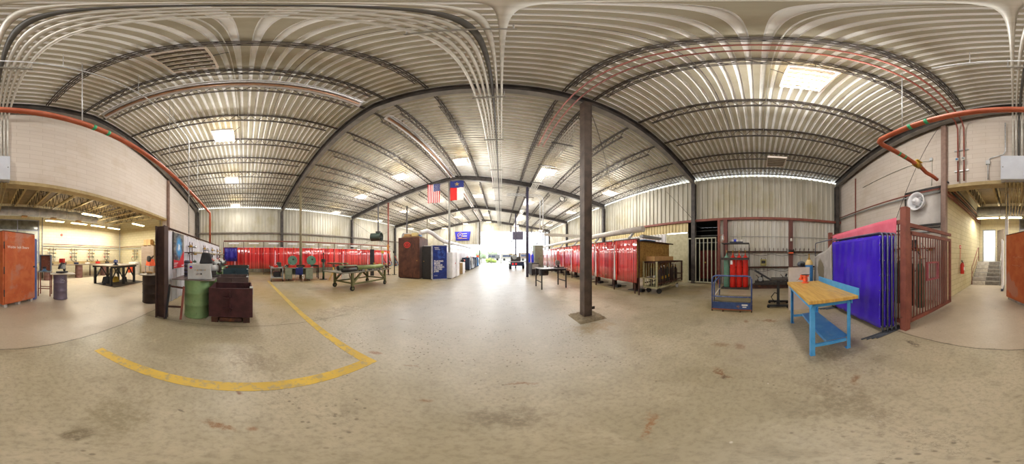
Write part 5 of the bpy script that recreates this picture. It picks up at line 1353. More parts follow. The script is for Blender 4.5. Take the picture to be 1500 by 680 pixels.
def onc(x, y, z): return (-6.13 + x * math.cos(rt) - y * math.sin(rt), 5.28 + x * math.sin(rt) + y * math.cos(rt), z)
def pipe_on(x0, y0, x1, y1, z, r, m, lab, hollow=True):
    p, q = Vector(onc(x0, y0, z)), Vector(onc(x1, y1, z))
    t = thing('steel_pipe', lab, 'pipe', p, math.atan2(q.y - p.y, q.x - p.x), 'pipes on the layout cart'); Lp = (q - p).length
    B().lathe([(r * .82, .01), (r, 0), (r, Lp), (r * .82, Lp - .01)], axis='x', n=20).build('tube', m, t)
    B().cyl((-.002, 0, 0), (-.012, 0, 0), r * .98, 16).build('end_face', dark_in, t)
pipe_on(.3, -.6, .27, 1.4, .94, .11, pipegreen, 'long pale green pipe on top of the layout cart')
pipe_on(-.3, -1.2, -.25, -.1, .94, .115, M('green_dark_pipe', '#5f6a4c', '#6c7656', 4, .5), 'short dark green pipe at the near end of the layout cart')
pipe_on(-.05, -1.0, 0, 1.2, .925, .1, rust_m, 'long rusty pipe in the middle of the layout cart')
pipe_on(.5, -1.6, .48, -.8, .905, .08, steel_dark, 'dark short pipe at the overhanging end of the cart')
pipe_on(-.55, -.4, -.5, 1.35, .915, .09, rust_m, 'rusty pipe along the far edge of the cart')
for k in range(14):
    x, y = .62 - random.uniform(0, .05), -.72 + k * .155; 
    p = onc(x, y, .8235); t = thing('pipe_fitting', 'small loose pipe fitting on the cart edge, %s from its near end' % ORD[k], 'fitting', p, random.uniform(0, 6), 'loose fittings on the layout cart')
    b = B(); r = random.uniform(.026, .038); b.tube([(-.035, 0, r), (0, 0, r), (.025, .015, r), (.03, .04, r)], r, 10); b.build('elbow', [steel_dark, rust_m, grey_m, brassm][k % 4], t)
    B().cyl((-.036, 0, r * 1.15), (-.05, 0, r * 1.15), r * 1.13, 12).build('collar', grey_m, t)
for k, (x, y) in enumerate(((-.3, 1.12), (0, 1.1), (.3, 1.12))):
    p = onc(x - .05 + .12 * k, y + .33, .823); t = thing('valve_body', '%s rusty valve at the far end of the layout cart' % ('left', 'middle', 'right')[k], 'valve', p, k)
    b = B(); b.ball((0, 0, .09), .085, 12); b.build('body', rust_m, t); B().cyl((0, 0, .17), (0, 0, .24), .03, 8).build('stem', brassm, t); B().cyl((0, 0, .241), (0, 0, .262), .07, 14).build('hand_wheel', yellow_m, t)
# black tool cabinet and red hoses beyond the cart
tc = thing('tool_cabinet', 'dark steel shelf cabinet standing behind the layout cart', 'cabinet', (-9.2, 8.9, 0), R(-45))
B().box(-.5, .5, -.02, .3, .35, 2.0).build('body', M('dark_cab', '#2a2830', '#34323a', 4, .5), tc, .01)
for z in (.7, 1.1, 1.5): B().box(-.46, .46, -.05, -.022, z, z + .04).build('shelf_lip', navy, tc)
for s in (-1, 1): B().box(s * .45 - .03, s * .45 + .03, .0, .28, 0, .348).build('leg', steel_dark, tc)
for k, (x, y) in enumerate(((-8.55, 9.6), (-8.2, 9.9), (-7.9, 10.3))):
    t = thing('hose_stand', '%s post stand with red and black hoses beyond the cart' % ('left', 'middle', 'right')[k], 'hose stand', (x, y, 0))
    B().cyl((0, 0, .015), (0, 0, 1.7), .04, 10).build('post', [grey_m, rust_m, steel_dark][k], t); B().cyl((0, 0, 0), (0, 0, .015), .2, 16).build('base_plate', steel_dark, t)
    for j, m in enumerate((red_m, rubber, bluecyl)):
        B().tube([(.05 + .02 * j, 0, 1.5 - .2 * j), (.18, .1 + .1 * j, 1.2 - .2 * j), (.1, .25, .9 - .1 * j), (-.1, .1, .7)], .022, 6).build('hose', m, t)
    B().box(-.1, .1, -.06, .06, 1.71, 1.9).build('outlet_box', [yellow_m, orange_m, steel_dark][k], t)
# barrel fan
bf = thing('drum_fan', 'big dark green barrel fan hung by the red brown column', 'fan', (-9.95, 10.6, 3.2), R(18))
b = B(); b.lathe([(.34, -.65), (.36, -.66), (.36, .15), (.4, .3), (.41, .32), (.38, .32), (.33, .12), (.33, -.6)], axis='x', n=28); b.build('barrel', M('fan_green', '#2c4038', '#36483e', 4, .5), bf)
for k in range(4):
    r = .1 + .08 * k; B().tube([(.32, r * math.cos(a), r * math.sin(a)) for a in (i * 2 * PI / 20 for i in range(20))], .006, 5, True).build('grille_ring', black, bf)
for a in range(6): B().bar((.32, 0, 0), (.32, .36 * math.cos(a * PI / 3), .36 * math.sin(a * PI / 3)), .012).build('grille_bar', black, bf)
B().cyl((.02, 0, 0), (.25, 0, 0), .1, 14).build('motor', steel_dark, bf)
b = B(); b.box(-.2, .2, -.12, .12, .37, .5); b.box(-.05, .05, -.05, .05, .5, 3.1); b.build('mount', steel_dark, bf)
bf2 = thing('drum_fan', 'second barrel fan behind the brown cabinet top', 'fan', (-8.6, 13.2, 3.3), R(60))
b = B(); b.lathe([(.38, -.4), (.4, -.4), (.4, .2), (.37, .2), (.36, -.35)], axis='x', n=28); b.build('barrel', grey_m, bf2)
B().box(-.05, .05, -.05, .05, .41, 3.2).build('mount', steel_dark, bf2)
for a in range(6): B().bar((.2, 0, 0), (.2, .38 * math.cos(a * PI / 3), .38 * math.sin(a * PI / 3)), .012).build('grille_bar', black, bf2)
ob = thing('electrical_box', 'orange electrical box on the red brown column', 'box', (-9.33, 11.31, 2.05), R(-40))
B().box(-.16, .16, -.12, .0, 0, .5).build('body', M('orange_box', '#b8702c', '#c07a34', 4, .5), ob, .01); B().box(-.1, .1, -.135, -.121, .1, .4).build('door', yellow_m, ob)
# brown cabinet and neighbours
bcab = thing('steel_cabinet', 'tall rusty brown steel cabinet with a red oval badge', 'cabinet', (-5.75, 9.02, 0), R(8))
B().box(-.76, .76, 0, 1.78, .06, 2.72).build('body', brown_cab, bcab, .008)
B().box(-.7, .7, .05, 1.7, 0, .059).build('plinth', black, bcab)
dd = B().box(-.72, .66, -.02, -.002, .12, 2.66).build('door', brown_cab, bcab); B().cyl((.6, -.021, 1.2), (.6, -.05, 1.2), .03, 12).build('door_knob', brassm, dd)
b = B(); b.lathe([(.2, 0), (.2, .012), (.19, .014)], axis='y', n=28); bmesh.ops.scale(b.b, vec=(1.2, -1, 1), verts=b.b.verts[:]); bmesh.ops.translate(b.b, vec=(-.1, -.022, 2.22), verts=b.b.verts[:]); b.build('badge', red_m, dd)
b = B(); b.prism([(-.1 + .17 * math.cos(a) * 1.15, -.038, 2.22 + .13 * math.sin(a)) for a in (i * 2 * PI / 24 for i in range(24))], (0, -.003, 0)); b.build('badge_ring', M('badge_black', '#2a1414'), dd)
b = B(); b.prism([(-.1 + .14 * math.cos(a) * 1.15, -.042, 2.22 + .1 * math.sin(a)) for a in (i * 2 * PI / 24 for i in range(24))], (0, -.003, 0)); b.build('badge_field', red_m, dd)
b = B(); b.prism([(-.2, -.046, 2.26), (0, -.046, 2.26), (-.02, -.046, 2.23), (-.07, -.046, 2.23), (-.08, -.046, 2.15), (-.12, -.046, 2.15), (-.13, -.046, 2.23), (-.18, -.046, 2.23)], (0, -.003, 0)); b.build('badge_emblem', M('badge_black', '#2a1414'), dd)
pal = thing('pallet', 'wooden pallet lying on top of the brown cabinet', 'pallet', (-5.85, 9.85, 2.722), R(8))
for y in (-.5, 0, .5): B().box(-.62, .62, y - .04, y + .04, 0, .1).build('runner', wood_m, pal)
for k in range(6): B().box(-.6 + k * .2, -.46 + k * .2, -.56, .56, .101, .12).build('deck_board', wood_m, pal)
for k, (x, y, sx, sy, sz, m, lab) in enumerate(((-6.1, 9.5, .22, .2, .16, card_m, 'cardboard box on the pallet over the brown cabinet'), (-5.6, 9.6, .2, .16, .22, M('pale_yellow', '#cbb878', '#d6c488', 4, .6), 'yellowish box on the pallet over the brown cabinet'), (-5.45, 9.98, .12, .15, .16, bluecyl, 'small blue box on the pallet'), (-6.0, 10.1, .25, .15, .2, olive, 'olive bundle on the pallet'))):
    t = thing('storage_box', lab, 'box', (x, y, 2.844), R(8)); B().box(-sx, sx, -sy, sy, 0, sz).build('body', m, t, .01); B().box(-sx - .002, sx + .002, -.03, .03, sz, sz + .003).build('tape', steel_dark, t)
dc = thing('exhaust_duct', 'white flexible exhaust duct running back from the brown cabinet top', 'duct', (-4.6, 9.6, 3.0))
pts = [(-.6, .0, .05), (-.35, .5, .25), (-.1, .9, .1), (.1, 1.6, -.2)] + [(.2, 2.2 + k, -.33) for k in range(14)]
B().tube(pts, .15, 14).build('duct', white_m, dc)
for k in range(7): B().tube([(.2 + .16 * math.cos(a), 2.4 + 2 * k, -.33 + .16 * math.sin(a)) for a in (i * 2 * PI / 16 for i in range(16))], .014, 5, True).build('clamp_ring', lgrey, dc)
for k in range(5): B().cyl((.2, 3 + 2.8 * k, -.17), (.2, 3 + 2.8 * k, 3.9), .01, 5).build('hanger', joist_m, dc)
bkc = thing('steel_cabinet', 'matt black steel cabinet between the brown cabinet and the banner', 'cabinet', (-4.5, 9.4, 0), R(5))
B().box(-.42, .4, 0, .62, .05, 2.12).build('body', M('charcoal', '#232022', '#2d2a2c', 5, .6), bkc, .006)
d = B().box(-.38, .36, -.02, -.002, .1, 2.08).build('door', M('charcoal', '#232022'), bkc); B().cyl((-.3, -.021, 1.15), (-.3, -.05, 1.15), .025, 12).build('door_knob', brassm, d)
B().box(-.4, .38, .02, .58, 0, .049).build('plinth', black, bkc); B().box(-.3, .3, .05, .5, 2.121, 2.17).build('tray', lgrey, bkc)
rb = thing('roll_up_banner', 'navy blue roll-up banner with white slogan lettering', 'banner', (-3.67, 9.32, 0), R(39.5))
def banner_mat():
    g = G('navy_banner_print'); v = g.coords(); sp = g.n('ShaderNodeSeparateXYZ'); g.t.links.new(v, sp.inputs[0])
    n = g.noise(v, 4, 5, .6, .5)
    dx = g.math('SUBTRACT', sp.outputs[0], .1); dz = g.math('MULTIPLY', g.math('SUBTRACT', sp.outputs[2], 1.6), .7)
    r = g.math('POWER', g.math('ADD', g.math('MULTIPLY', dx, dx), g.math('MULTIPLY', dz, dz)), .5)
    c = g.mix(g.ramp(n, .4, .62), lin('#12286e'), lin('#1a3686'))
    c = g.mix(g.math('MULTIPLY', g.ramp(r, .3, .2), g.ramp(n, .42, .56)), c, lin('#3a5cae'))
    return g.finish(c, .4)
B().box(-.45, .45, -.003, .003, .08, 2.13).build('print', banner_mat(), rb)
b = B(); b.box(-.47, .47, -.08, .08, 0, .079); b.build('base', galv, rb); B().box(-.46, .46, -.015, .015, 2.131, 2.16).build('top_bar', galv, rb)
B().box(-.56, -.46, -.01, .012, .08, 2.13).build('side_strip', galv2, rb)
for k, tx in enumerate(('PLACING', 'MORE', 'TEXANS', 'IN GREAT-', 'PAYING', 'JOBS')):
    text_mesh(tx, .145, white_m, 'slogan_line', rb, face_m4((-.38, -.005, 1.13 - k * .123), (1, 0, 0)), .001, bold=.004)
text_mesh('TSTC', .13, white_m, 'logo_lettering', rb, face_m4((-.36, -.005, 1.94), (1, 0, 0)), .001, bold=.003); B().box(-.33, .0, -.006, -.004, 1.88, 1.9).build('logo_line', white_m, rb)
text_mesh('tstc.edu', .07, white_m, 'address_line', rb, face_m4((-.38, -.005, .27), (1, 0, 0)), .001)
for k in range(2):
    t = thing('locker', '%s tall white metal locker behind the banner' % ('nearer', 'further')[k], 'locker', (-3.38 + .05 * k, 10.42 + k * .83, 0), R(90), 'white lockers behind the banner')
    B().box(-.4, .4, -.28, .3, .05, 1.72).build('body', white_m, t, .006)
    d = B().box(-.37, .37, -.3, -.282, .1, 1.68).build('door', white_m, t); B().box(.25, .3, -.32, -.301, .95, 1.05).build('door_handle', red_m if k == 0 else chrome, d)
    for x in (-.35, .35): B().box(x - .04, x + .04, -.2, .2, 0, .048).build('foot', black, t)
t = thing('storage_bin', 'brown sided white box on the floor beyond the lockers', 'box', (-3.4, 13.4, 0), R(90))
B().box(-.4, .4, -.3, .3, 0, .95).build('body', white_m, t, .01); B().box(-.41, -.401, -.28, .28, .02, .93).build('side_panel', wood_m, t)
t = thing('pedestal_grinder', 'black and red pedestal tool beyond the white box', 'tool', (-3.5, 14.9, 0))
B().cyl((0, 0, .03), (0, 0, .95), .06, 12).build('pedestal', steel_dark, t); B().cyl((0, 0, 0), (0, 0, .03), .3, 20).build('base_plate', black, t); B().cyl((0, -.3, 1.05), (0, .3, 1.05), .1, 14).build('head', red_m, t)
for s in (-1, 1): B().cyl((0, s * .31, 1.05), (0, s * .38, 1.05), .15, 16).build('wheel_guard', black, t)
for k, (y, x, m, lab) in enumerate(((16.8, -3.6, navy, 'navy welding machine nearest the banner'), (18.2, -3.55, lgrey, 'pale welding machine, second along the aisle'), (19.6, -3.6, M('violet_dark', '#2c2c44', '#383850', 4, .5), 'dark violet welding machine, third along the aisle'), (21.2, -3.6, navy, 'navy welding machine, fourth along the aisle'), (23.0, -3.6, bluecyl, 'blue welding machine, last in the row'))):
    t = thing('welding_machine', lab, 'welder', (x, y, 0), R(90), 'welding machines along the left of the aisle')
    b = B(); b.hexa([(-.5, -.4, .12), (.45, -.4, .12), (.45, .4, .12), (-.5, .4, .12), (-.5, -.4, 1.32), (.45, -.32, 1.15), (.45, .32, 1.15), (-.5, .4, 1.32)]); b.build('case', m, t, .02)
    B().box(.0, .4, -.415, -.401, .55, 1.0).build('control_panel', steel_dark, t)
    b = B(); b.box(-.55, .5, -.4, .4, .08, .118); b.build('cart_base', black, t)
    for (a, c) in ((-.4, -.32), (.4, -.32), (-.4, .32), (.4, .32)): B().cyl((a - .03, c, .06), (a + .03, c, .06), .058, 12).build('wheel', rubber, t)
    B().tube([(.3, .1, 1.2), (.4, 0, 1.45), (.2, -.1, 1.4), (.1, 0, 1.25)], .025, 6).build('lead', orange_m if k % 2 == 0 else rubber, t)
    B().lathe([(.1, 1.33), (.1, 1.36), (.02, 1.4)], (-.3, 0, 0), n=12).build('spool_cap', chrome, t)
# pale curtain booths along the left of the aisle
wsrc = None
for k in range(8):
    y = 11.9 + k * 1.85; lab = 'white booth curtain behind the welding machines, %s from the banner' % ORD[k]
    if wsrc is None:
        wsrc = thing('booth_curtain', lab, 'welding curtain', (-4.35, y, 0), 0, 'white curtains along the left of the aisle')
        B().sheet(lambda u, v: (.03 * math.sin(u * 30), u * 1.8, .6 + v * 1.75), 50, 3, .004, (1, 0, 0)).build('curtain', white_cur, wsrc)
        B().box(-.045, .0, -.045, -.005, 0, 2.45).build('post', galv, wsrc); B().box(-.03, .01, 0, 1.8, 2.37, 2.42).build('top_rail', galv, wsrc)
    else: dup(wsrc, (-4.35, y, 0), 0, lab)
t = thing('safety_cone', 'orange safety sign post near the far doorway', 'post', (-3.55, 24.6, 0))
B().cyl((0, 0, .03), (0, 0, 1.6), .03, 8).build('post', galv, t); B().cyl((0, 0, 0), (0, 0, .03), .22, 16).build('base', rubber, t); B().box(-.2, .2, -.03, -.02, 1.3, 1.6).build('panel', orange_m, t)
B().box(-.15, .15, -.03, -.02, .4, .7).build('lower_panel', red_m, t)
# ------------------------------------------------------------------ back room
oc_ = thing('steel_cabinet', 'big orange painted steel cabinet with chalk writing, standing in the wide opening', 'cabinet', (-.38, -4.47, 0), math.atan2(-.62, -1.06))
# local x runs along the chalked face, local -y... the cabinet lies towards +y of its own frame
W_, D_ = 1.27, 1.24
B().box(.01, W_ - .01, .012, D_, .09, 2.2).build('body', orange_cab, oc_, .02)
d = B().box(.05, W_ - .02, -.02, .011, .12, 2.18).build('door', orange_cab, oc_, .012)
for z in (.35, 1.0, 1.7): B().cyl((.03, -.022, z), (.03, -.022, z + .2), .016, 8).build('hinge', steel_dark, d)
B().cyl((W_ - .08, -.021, 1.15), (W_ - .08, -.06, 1.15), .025, 10).build('latch', steel_dark, d)
b = B()
for x in (.12, .62, W_ - .12): b.box(x - .05, x + .05, .03, D_ - .03, 0, .088)
b.build('skid', M('pale_skid', '#b8b2ae', '#8a8078', 4, .6), oc_)
B().box(.0, W_, .0, D_, 2.201, 2.212).build('lid', M('dark_lid', '#4a3028', '#5a3a30', 4, .6), oc_)
chalk = M('chalk', '#e6dcd4', '#d8ccc4', 20, .9); chalkf = M('faint_chalk', '#c88a6a', '#cf967a', 20, .9)
# writing on the face seen from the camera; it reads left to right along local -x... mirrored below by the frame
def writing(txt, size, x, z, m, nm): return text_mesh(txt, size, m, nm, d, face_m4((x, -.0215, z), (1, 0, 0)), .0005, bold=.0005)
writing('Welder bolt Shears', .105, .14, 1.72, chalk, 'chalk_line')
def squiggle(t, x0, x1, y, z, m, n=26, h=.04, ax='x', nm='faint_writing'):
    rnd = random.Random(int(x0 * 100 + z * 1000)); pts = []
    for i in range(n):
        u = x0 + (x1 - x0) * i / (n - 1); pts.append((u, y, z + h * (rnd.random() - .4) * (1 if i % 2 else .6)) if ax == 'x' else (y, u, z + h * (rnd.random() - .4) * (1 if i % 2 else .6)))
    return B().tube(pts, .004, 5).build(nm, m, t)
squiggle(d, .15, .95, -.022, 2.04, chalkf, 30, .08); squiggle(d, .18, .8, -.022, 1.9, chalkf, 22, .07)
squiggle(oc_, .25, .75, -.006, 1.45, chalkf, 18, .1, 'y'); squiggle(oc_, .3, .8, -.006, 1.2, chalkf, 18, .08, 'y')
sc2 = thing('steel_cabinet', 'narrow blue grey steel cabinet behind the orange cabinet', 'cabinet', (-1.343, -5.555, 0), math.atan2(-.62, -1.06))
B().box(-.09, .09, -.35, .35, .0, 2.08).build('body', M('blue_grey_paint', '#4a5890', '#5a68a0', 4, .5, c3='#b8c0d4', t3=.66), sc2, .01)
B().box(-.08, .08, -.366, -.351, .04, 2.04).build('door', M('blue_grey_paint', '#4a5890'), sc2)
B().cyl((.05, -.367, 1.1), (.05, -.4, 1.1), .02, 10).build('door_knob', chrome, sc2)
wp = thing('leaning_sheet', 'white flat panel leaning behind the orange cabinet by the steps', 'panel', (.46, -7.3, 0))
B().box(-.03, .03, -.5, .5, .1, 2.2).build('sheet', white_m, wp); B().box(-.05, .05, -.5, .5, 0, .098).build('foot', navy, wp)
# orange stand with its little booth
os_ = thing('machine_stand', 'red brown four legged stand with a small screened box on top', 'stand', (-2.07, -5.78, 0), R(-30))
for (x, y) in ((-.22, -.2), (.22, -.2), (-.22, .2), (.22, .2)): B().box(x - .02, x + .02, y - .02, y + .02, 0, .9).build('leg', rustred_m, os_)
b = B(); b.box(-.24, .24, -.22, .22, .901, .94); b.build('top', grey_m, os_)
b = B()
for y in (-.2, .2): b.box(-.2, .2, y - .012, y + .012, .28, .31)
b.build('stretcher', rustred_m, os_)
mb = thing('screen_box', 'small rusty panelled box in a grey frame on the red brown stand', 'box', (-2.13, -5.87, .942), R(-30))
b = B(); b.box(-.22, -.19, -.15, .15, 0, .6); b.box(.19, .22, -.15, .15, 0, .6); b.box(-.19, .19, -.15, .15, .57, .6); b.build('frame', M('slate_grey', '#5a6270', '#6a7280', 4, .5), mb)
B().box(-.19, .19, -.1, -.08, .0, .569).build('panel', M('rusty_panel', '#a05a3c', '#8a4a34', 8, .7, 0, .1, '#b88a70', 8, .55), mb)
gv = thing('vise', 'small blue grey vise in front of the screened box', 'vise', (-1.98, -5.6, .942), R(-30))
B().lathe([(.11, 0), (.11, .02), (.06, .05), (.06, .1)], n=16).build('base', M('slate_blue', '#4a6a8a', '#5a7a98', 4, .5), gv); B().box(-.06, .06, -.06, .06, .101, .16).build('jaw', steel_dark, gv)
# drums of the back room
vd = M('violet_drum', '#5f5566', '#6f6474', 4, .45, .2, .05, '#8a8090', 5, .64)
dr_ = drum((-2.38, -5.1, 0), 'violet grey steel drum with white scrawl beside the red brown stand', .24, .88, vd, group='drum tables of the back room')
squiggle(dr_, -.06, .1, .246, .66, white_m, 9, .16, 'x', 'white_scrawl')
plate((-2.42, -5.02, .882), 'oval steel plate on the violet grey drum', .42, .3, R(-20), M('pale_plate', '#a89c8c', '#978a7a', 4, .5, .2))
def press(lab, loc, rz, red=True):
    t = thing('bench_tool', lab, 'tool', loc, rz)
    b = B(); b.box(-.2, .2, -.12, .12, 0, .05); b.bar((-.15, 0, .05), (-.05, 0, .3), .06); b.build('base', black, t)
    b = B(); b.tube([(-.18, 0, .1), (-.1, .05, .32), (.1, .05, .34), (.22, 0, .15)], .035, 8); b.build('arm', steel_dark, t)
    B().cyl((.0, -.1, .22), (.0, .1, .22), .09, 14).build('wheel', grey_m, t)
    if red: B().box(-.07, .07, -.08, .08, .35, .5).build('red_motor', red_m, t)
    return t
press('black bench tool with a red motor on the violet drum', (-2.5, -5.2, .905), R(30))
for k, (x, y, lab) in enumerate(((-3.55, -9.45, 'rusty drum under the back bench, nearest the window'), (-5.9, -9.6, 'brown drum under the middle of the back bench'), (-8.2, -9.7, 'brown drum under the far end of the back bench'))):
    drum((x, y, 0), lab, .26, .86, M('brown_drum', '#6a4a44', '#7a5850', 4, .55, .2, .1), group='drum tables of the back room')
bb = thing('wall_bench', 'long steel bench along the back wall under the gas stations', 'bench', (-6.2, YB + .75, 0))
B().box(-3.9, 3.0, -.42, .35, .885, .92).build('top', M('bench_top', '#7a6a58', '#8a7a66', 4, .5, .2), bb)
B().box(-3.9, 3.0, -.45, -.43, .92, 1.12).build('backboard', M('tan_board', '#b0986a', '#a08a5c', 4, .6), bb)
for x in (-3.7, -1.0, 1.2, 2.8):
    B().box(x - .03, x + .03, -.38, -.32, 0, .883).build('leg', rust_m, bb)
for k in range(7):
    t = thing('bench_clutter', 'small tool on the back wall bench, %s from the corner' % ORD[k], 'tool', (-9.6 + k * .95, YB + .72, .922), random.uniform(-.4, .4), 'tools on the back bench')
    B().box(-.14, .14, -.1, .1, 0, .1 + .03 * (k % 3)).build('body', [grey_m, steel_dark, red_m, offwhite, navy, rust_m, steel_dark][k], t, .01)
    B().cyl((0, 0, .17), (.05, 0, .3), .03, 8).build('spout', steel_dark, t)
for k, x in enumerate((-4.2, -5.9, -7.5, -9.1)):
    dup(g0, (x, YB + .05, 1.06), 0, 'gas outlet station on the back wall, %s from the window' % ORD[k], 'gas outlet stations of the back room')
dup(g0, (XS + .05, -8.6, 1.06), R(-90), 'gas outlet station on the side wall beside the wooden cabinet', 'gas outlet stations of the back room')
for z, m, lab in ((2.3, copper_m, 'upper thin red pipe along the back room wall'), (2.12, grey_m, 'grey pipe under the red pipe along the back room wall')):
    tag(B().tube([(-3.6, YB + .1, z), (XS + .12, YB + .1, z), (XS + .12, -7.75, z)], .022, 8).build('pipe', m), lab, 'pipe')
for (x, y, lab) in ((-3.55, YB + .08, 'vertical grey conduit beside the window'), (XS + .25, YB + .2, 'vertical grey conduit in the back room corner')):
    tag(B().tube([(x, y, .01), (x, y, 4.2)], .035, 8).build('conduit', grey_m), lab, 'conduit')
al = thing('fire_alarm', 'small round red alarm on the back wall', 'alarm', (-5.0, YB + .01, 3.0)); B().cyl((0, 0, 0), (0, .05, 0), .09, 16).build('bell', red_m, al); B().cyl((0, .051, 0), (0, .07, 0), .03, 12).build('cap', offwhite, al)
# big work table
wt = thing('work_table', 'large black braced steel work table in the back room', 'table', (-6.35, -6.5, .0015), R(3))
B().box(-1.15, 1.15, -.78, .78, .98, 1.02).build('top', M('tan_steel_top', '#a2937c', '#8f8069', 3, .5, .2), wt)
for y in (-.68, .68): B().box(-1.05, 1.05, y - .02, y + .02, .88, .979).build('apron', black, wt)
for (x, y) in ((-.95, -.6), (.95, -.6), (-.95, .6), (.95, .6), (0, .6), (0, -.6)):
    B().box(x - .06, x + .06, y - .05, y + .05, 0, .879).build('leg', black, wt)
for y in (-.6, .6):
    for (a, c) in ((-.88, -.07), (.88, .07)):
        B().bar((a, y, .35), ((a + c) / 2, y, .87), .05).build('brace', black, wt); B().bar((c, y, .35), ((a + c) / 2, y, .87), .05).build('brace', black, wt)
vb = thing('bench_vise', 'dark blue vise on the large black work table', 'vise', (-5.9, -6.0, 1.022), R(30))
B().lathe([(.14, 0), (.14, .03), (.07, .06), (.07, .12)], n=16).build('base', navy, vb); b = B(); b.box(-.2, .12, -.08, .08, .121, .26); b.build('body', M('vise_blue', '#24407c', '#2c4a8c', 4, .4), vb, .015); B().cyl((.121, 0, .18), (.3, 0, .18), .05, 12).build('slide', M('vise_blue', '#24407c'), vb)
B().cyl((.31, -.14, .16), (.31, .14, .2), .012, 6).build('handle', chrome, vb)
for k, (x, y, m, s, lab) in enumerate(((-6.55, -6.75, yellow_m, .22, 'yellow case on the floor under the work table'), (-5.95, -6.75, black, .25, 'black case on the floor under the work table'), (-7.0, -6.4, steel_dark, .2, 'dark machine block under the far side of the work table'), (-5.45, -6.4, black, .1, 'small black block by the near leg of the work table'))):
    t = thing('storage_case', lab, 'case', (x, y, .002), k * .4); B().hexa([(-s, -s * .8, 0), (s, -s * .8, 0), (s, s * .8, 0), (-s, s * .8, 0), (-s * .7, -s * .6, s * 1.4), (s * .7, -s * .6, s * 1.4), (s * .7, s * .6, s * 1.4), (-s * .7, s * .6, s * 1.4)]).build('body', m, t, .02)
    B().tube([(-.06, 0, s * 1.4), (-.06, 0, s * 1.4 + .05), (.06, 0, s * 1.4 + .05), (.06, 0, s * 1.4)], .012, 6).build('handle', steel_dark, t)
fm_ = thing('rubber_mat', 'dark floor mat under the large black work table', 'mat', (-6.5, -6.3, 0)); B().box(-1.3, 1.2, -.75, .85, .0003, .0012).build('sheet', M('dark_mat', '#4a4036', '#3c342c', 4, .85), fm_)
# things between table and side wall
oo = thing('chop_saw', 'orange cut-off machine near the wooden cabinet', 'saw', (-9.1, -5.95, 0), R(60))
B().box(-.35, .35, -.3, .3, .8, .84).build('stand_top', grey_m, oo)
for (x, y) in ((-.3, -.25), (.3, -.25), (-.3, .25), (.3, .25)): B().box(x - .02, x + .02, y - .02, y + .02, 0, .798).build('leg', grey_m, oo)
b = B(); b.hexa([(-.3, -.25, .841), (.3, -.25, .841), (.3, .25, .841), (-.3, .25, .841), (-.25, -.2, 1.2), (.1, -.2, 1.3), (.1, .2, 1.3), (-.25, .2, 1.2)]); b.build('housing', orange_m, oo, .03)
B().cyl((.1, -.24, 1.3), (.1, -.12, 1.3), .2, 18).build('blade_guard', black, oo); B().bar((.1, 0, 1.35), (.4, 0, 1.5), .06).build('handle_arm', steel_dark, oo)
ost = thing('stool', 'orange bucket stool behind the large work table', 'stool', (-8.6, -7.3, 0)); B().lathe([(.16, .35), (.22, .5), (.25, .78), (.24, .79), (.2, .5)], n=20).build('bucket_seat', orange_m, ost)
for a in (0, 2.1, 4.2): B().bar((.1 * math.cos(a), .1 * math.sin(a), .35), (.2 * math.cos(a), .2 * math.sin(a), .0), .03).build('leg', offwhite, ost)
wc = thing('wooden_cabinet', 'tall pale brown wooden cabinet against the side wall of the back room', 'cabinet', (XS + .35, -7.0, 0))
B().box(-.3, .3, -.58, .58, .25, 2.26).build('body', M('pale_brown_wood', '#a08e7c', '#94826f', 2, .6, stretch=(1, 1, 5)), wc, .006)
d2 = B().box(.301, .32, -.56, .56, .28, 2.23).build('door', M('pale_brown_wood', '#a08e7c'), wc); B().box(.321, .345, .42, .45, 1.2, 1.45).build('door_handle', steel_dark, d2)
for y in (-.52, .52): B().box(-.28, .28, y - .04, y + .04, 0, .248).build('skid', wood_m, wc)
t = thing('pallet_board', 'wooden slab on top of the pale brown cabinet', 'slab', (XS + .35, -7.0, 2.262)); B().box(-.28, .28, -.5, .5, .05, .08).build('board', wood_m, t)
for y in (-.4, 0, .4): B().box(-.28, .28, y - .04, y + .04, 0, .049).build('runner', wood_m, t)
t = thing('cardboard_box', 'cardboard box on top of the pale brown cabinet', 'box', (XS + .35, -7.1, 2.344)); B().box(-.22, .22, -.3, .32, 0, .42).build('carton', card_m, t, .005); B().box(.2205, .222, -.05, .05, 0, .42).build('tape', M('tape', '#9a7a4c'), t)
t = thing('wall_box', 'grey junction box high on the side wall of the back room', 'box', (XS + .02, -6.2, 3.2)); B().box(0, .18, -.3, .3, 0, .5).build('body', lgrey, t, .01); B().cyl((.09, 0, .5), (.09, 0, 1.1), .03, 8).build('conduit', grey_m, t)
t = thing('white_carton', 'white carton on the floor beside the wooden cabinet', 'carton', (XS + .5, -8.4, 0)); B().box(-.3, .3, -.35, .35, 0, 1.0).build('body', offwhite, t, .01); B().box(.301, .31, -.2, .2, .5, .8).build('panel', card_m, t)
drum((-4.35, -2.85, 0), 'dark rusty drum just behind the partition post', .26, .9, M('dark_rust_drum', '#2e2422', '#3c302c', 4, .5, .3, .1, '#5a3a2c', 5, .62), group='drum tables of the back room')
plate((-4.3, -2.85, .902), 'round steel plate on the dark rusty drum', .36, 0, 0, M('dark_plate', '#5a5450', '#6a645e', 4, .4, .5), .02, True)
t = thing('tape_roll', 'tan roll lying on the dark rusty drum table', 'roll', (-4.45, -2.95, .924)); B().lathe([(.05, 0), (.09, 0), (.09, .06), (.05, .06)], n=16).build('roll', card_m, t); B().cyl((0, 0, .0), (0, 0, .055), .048, 14).build('core', black, t)
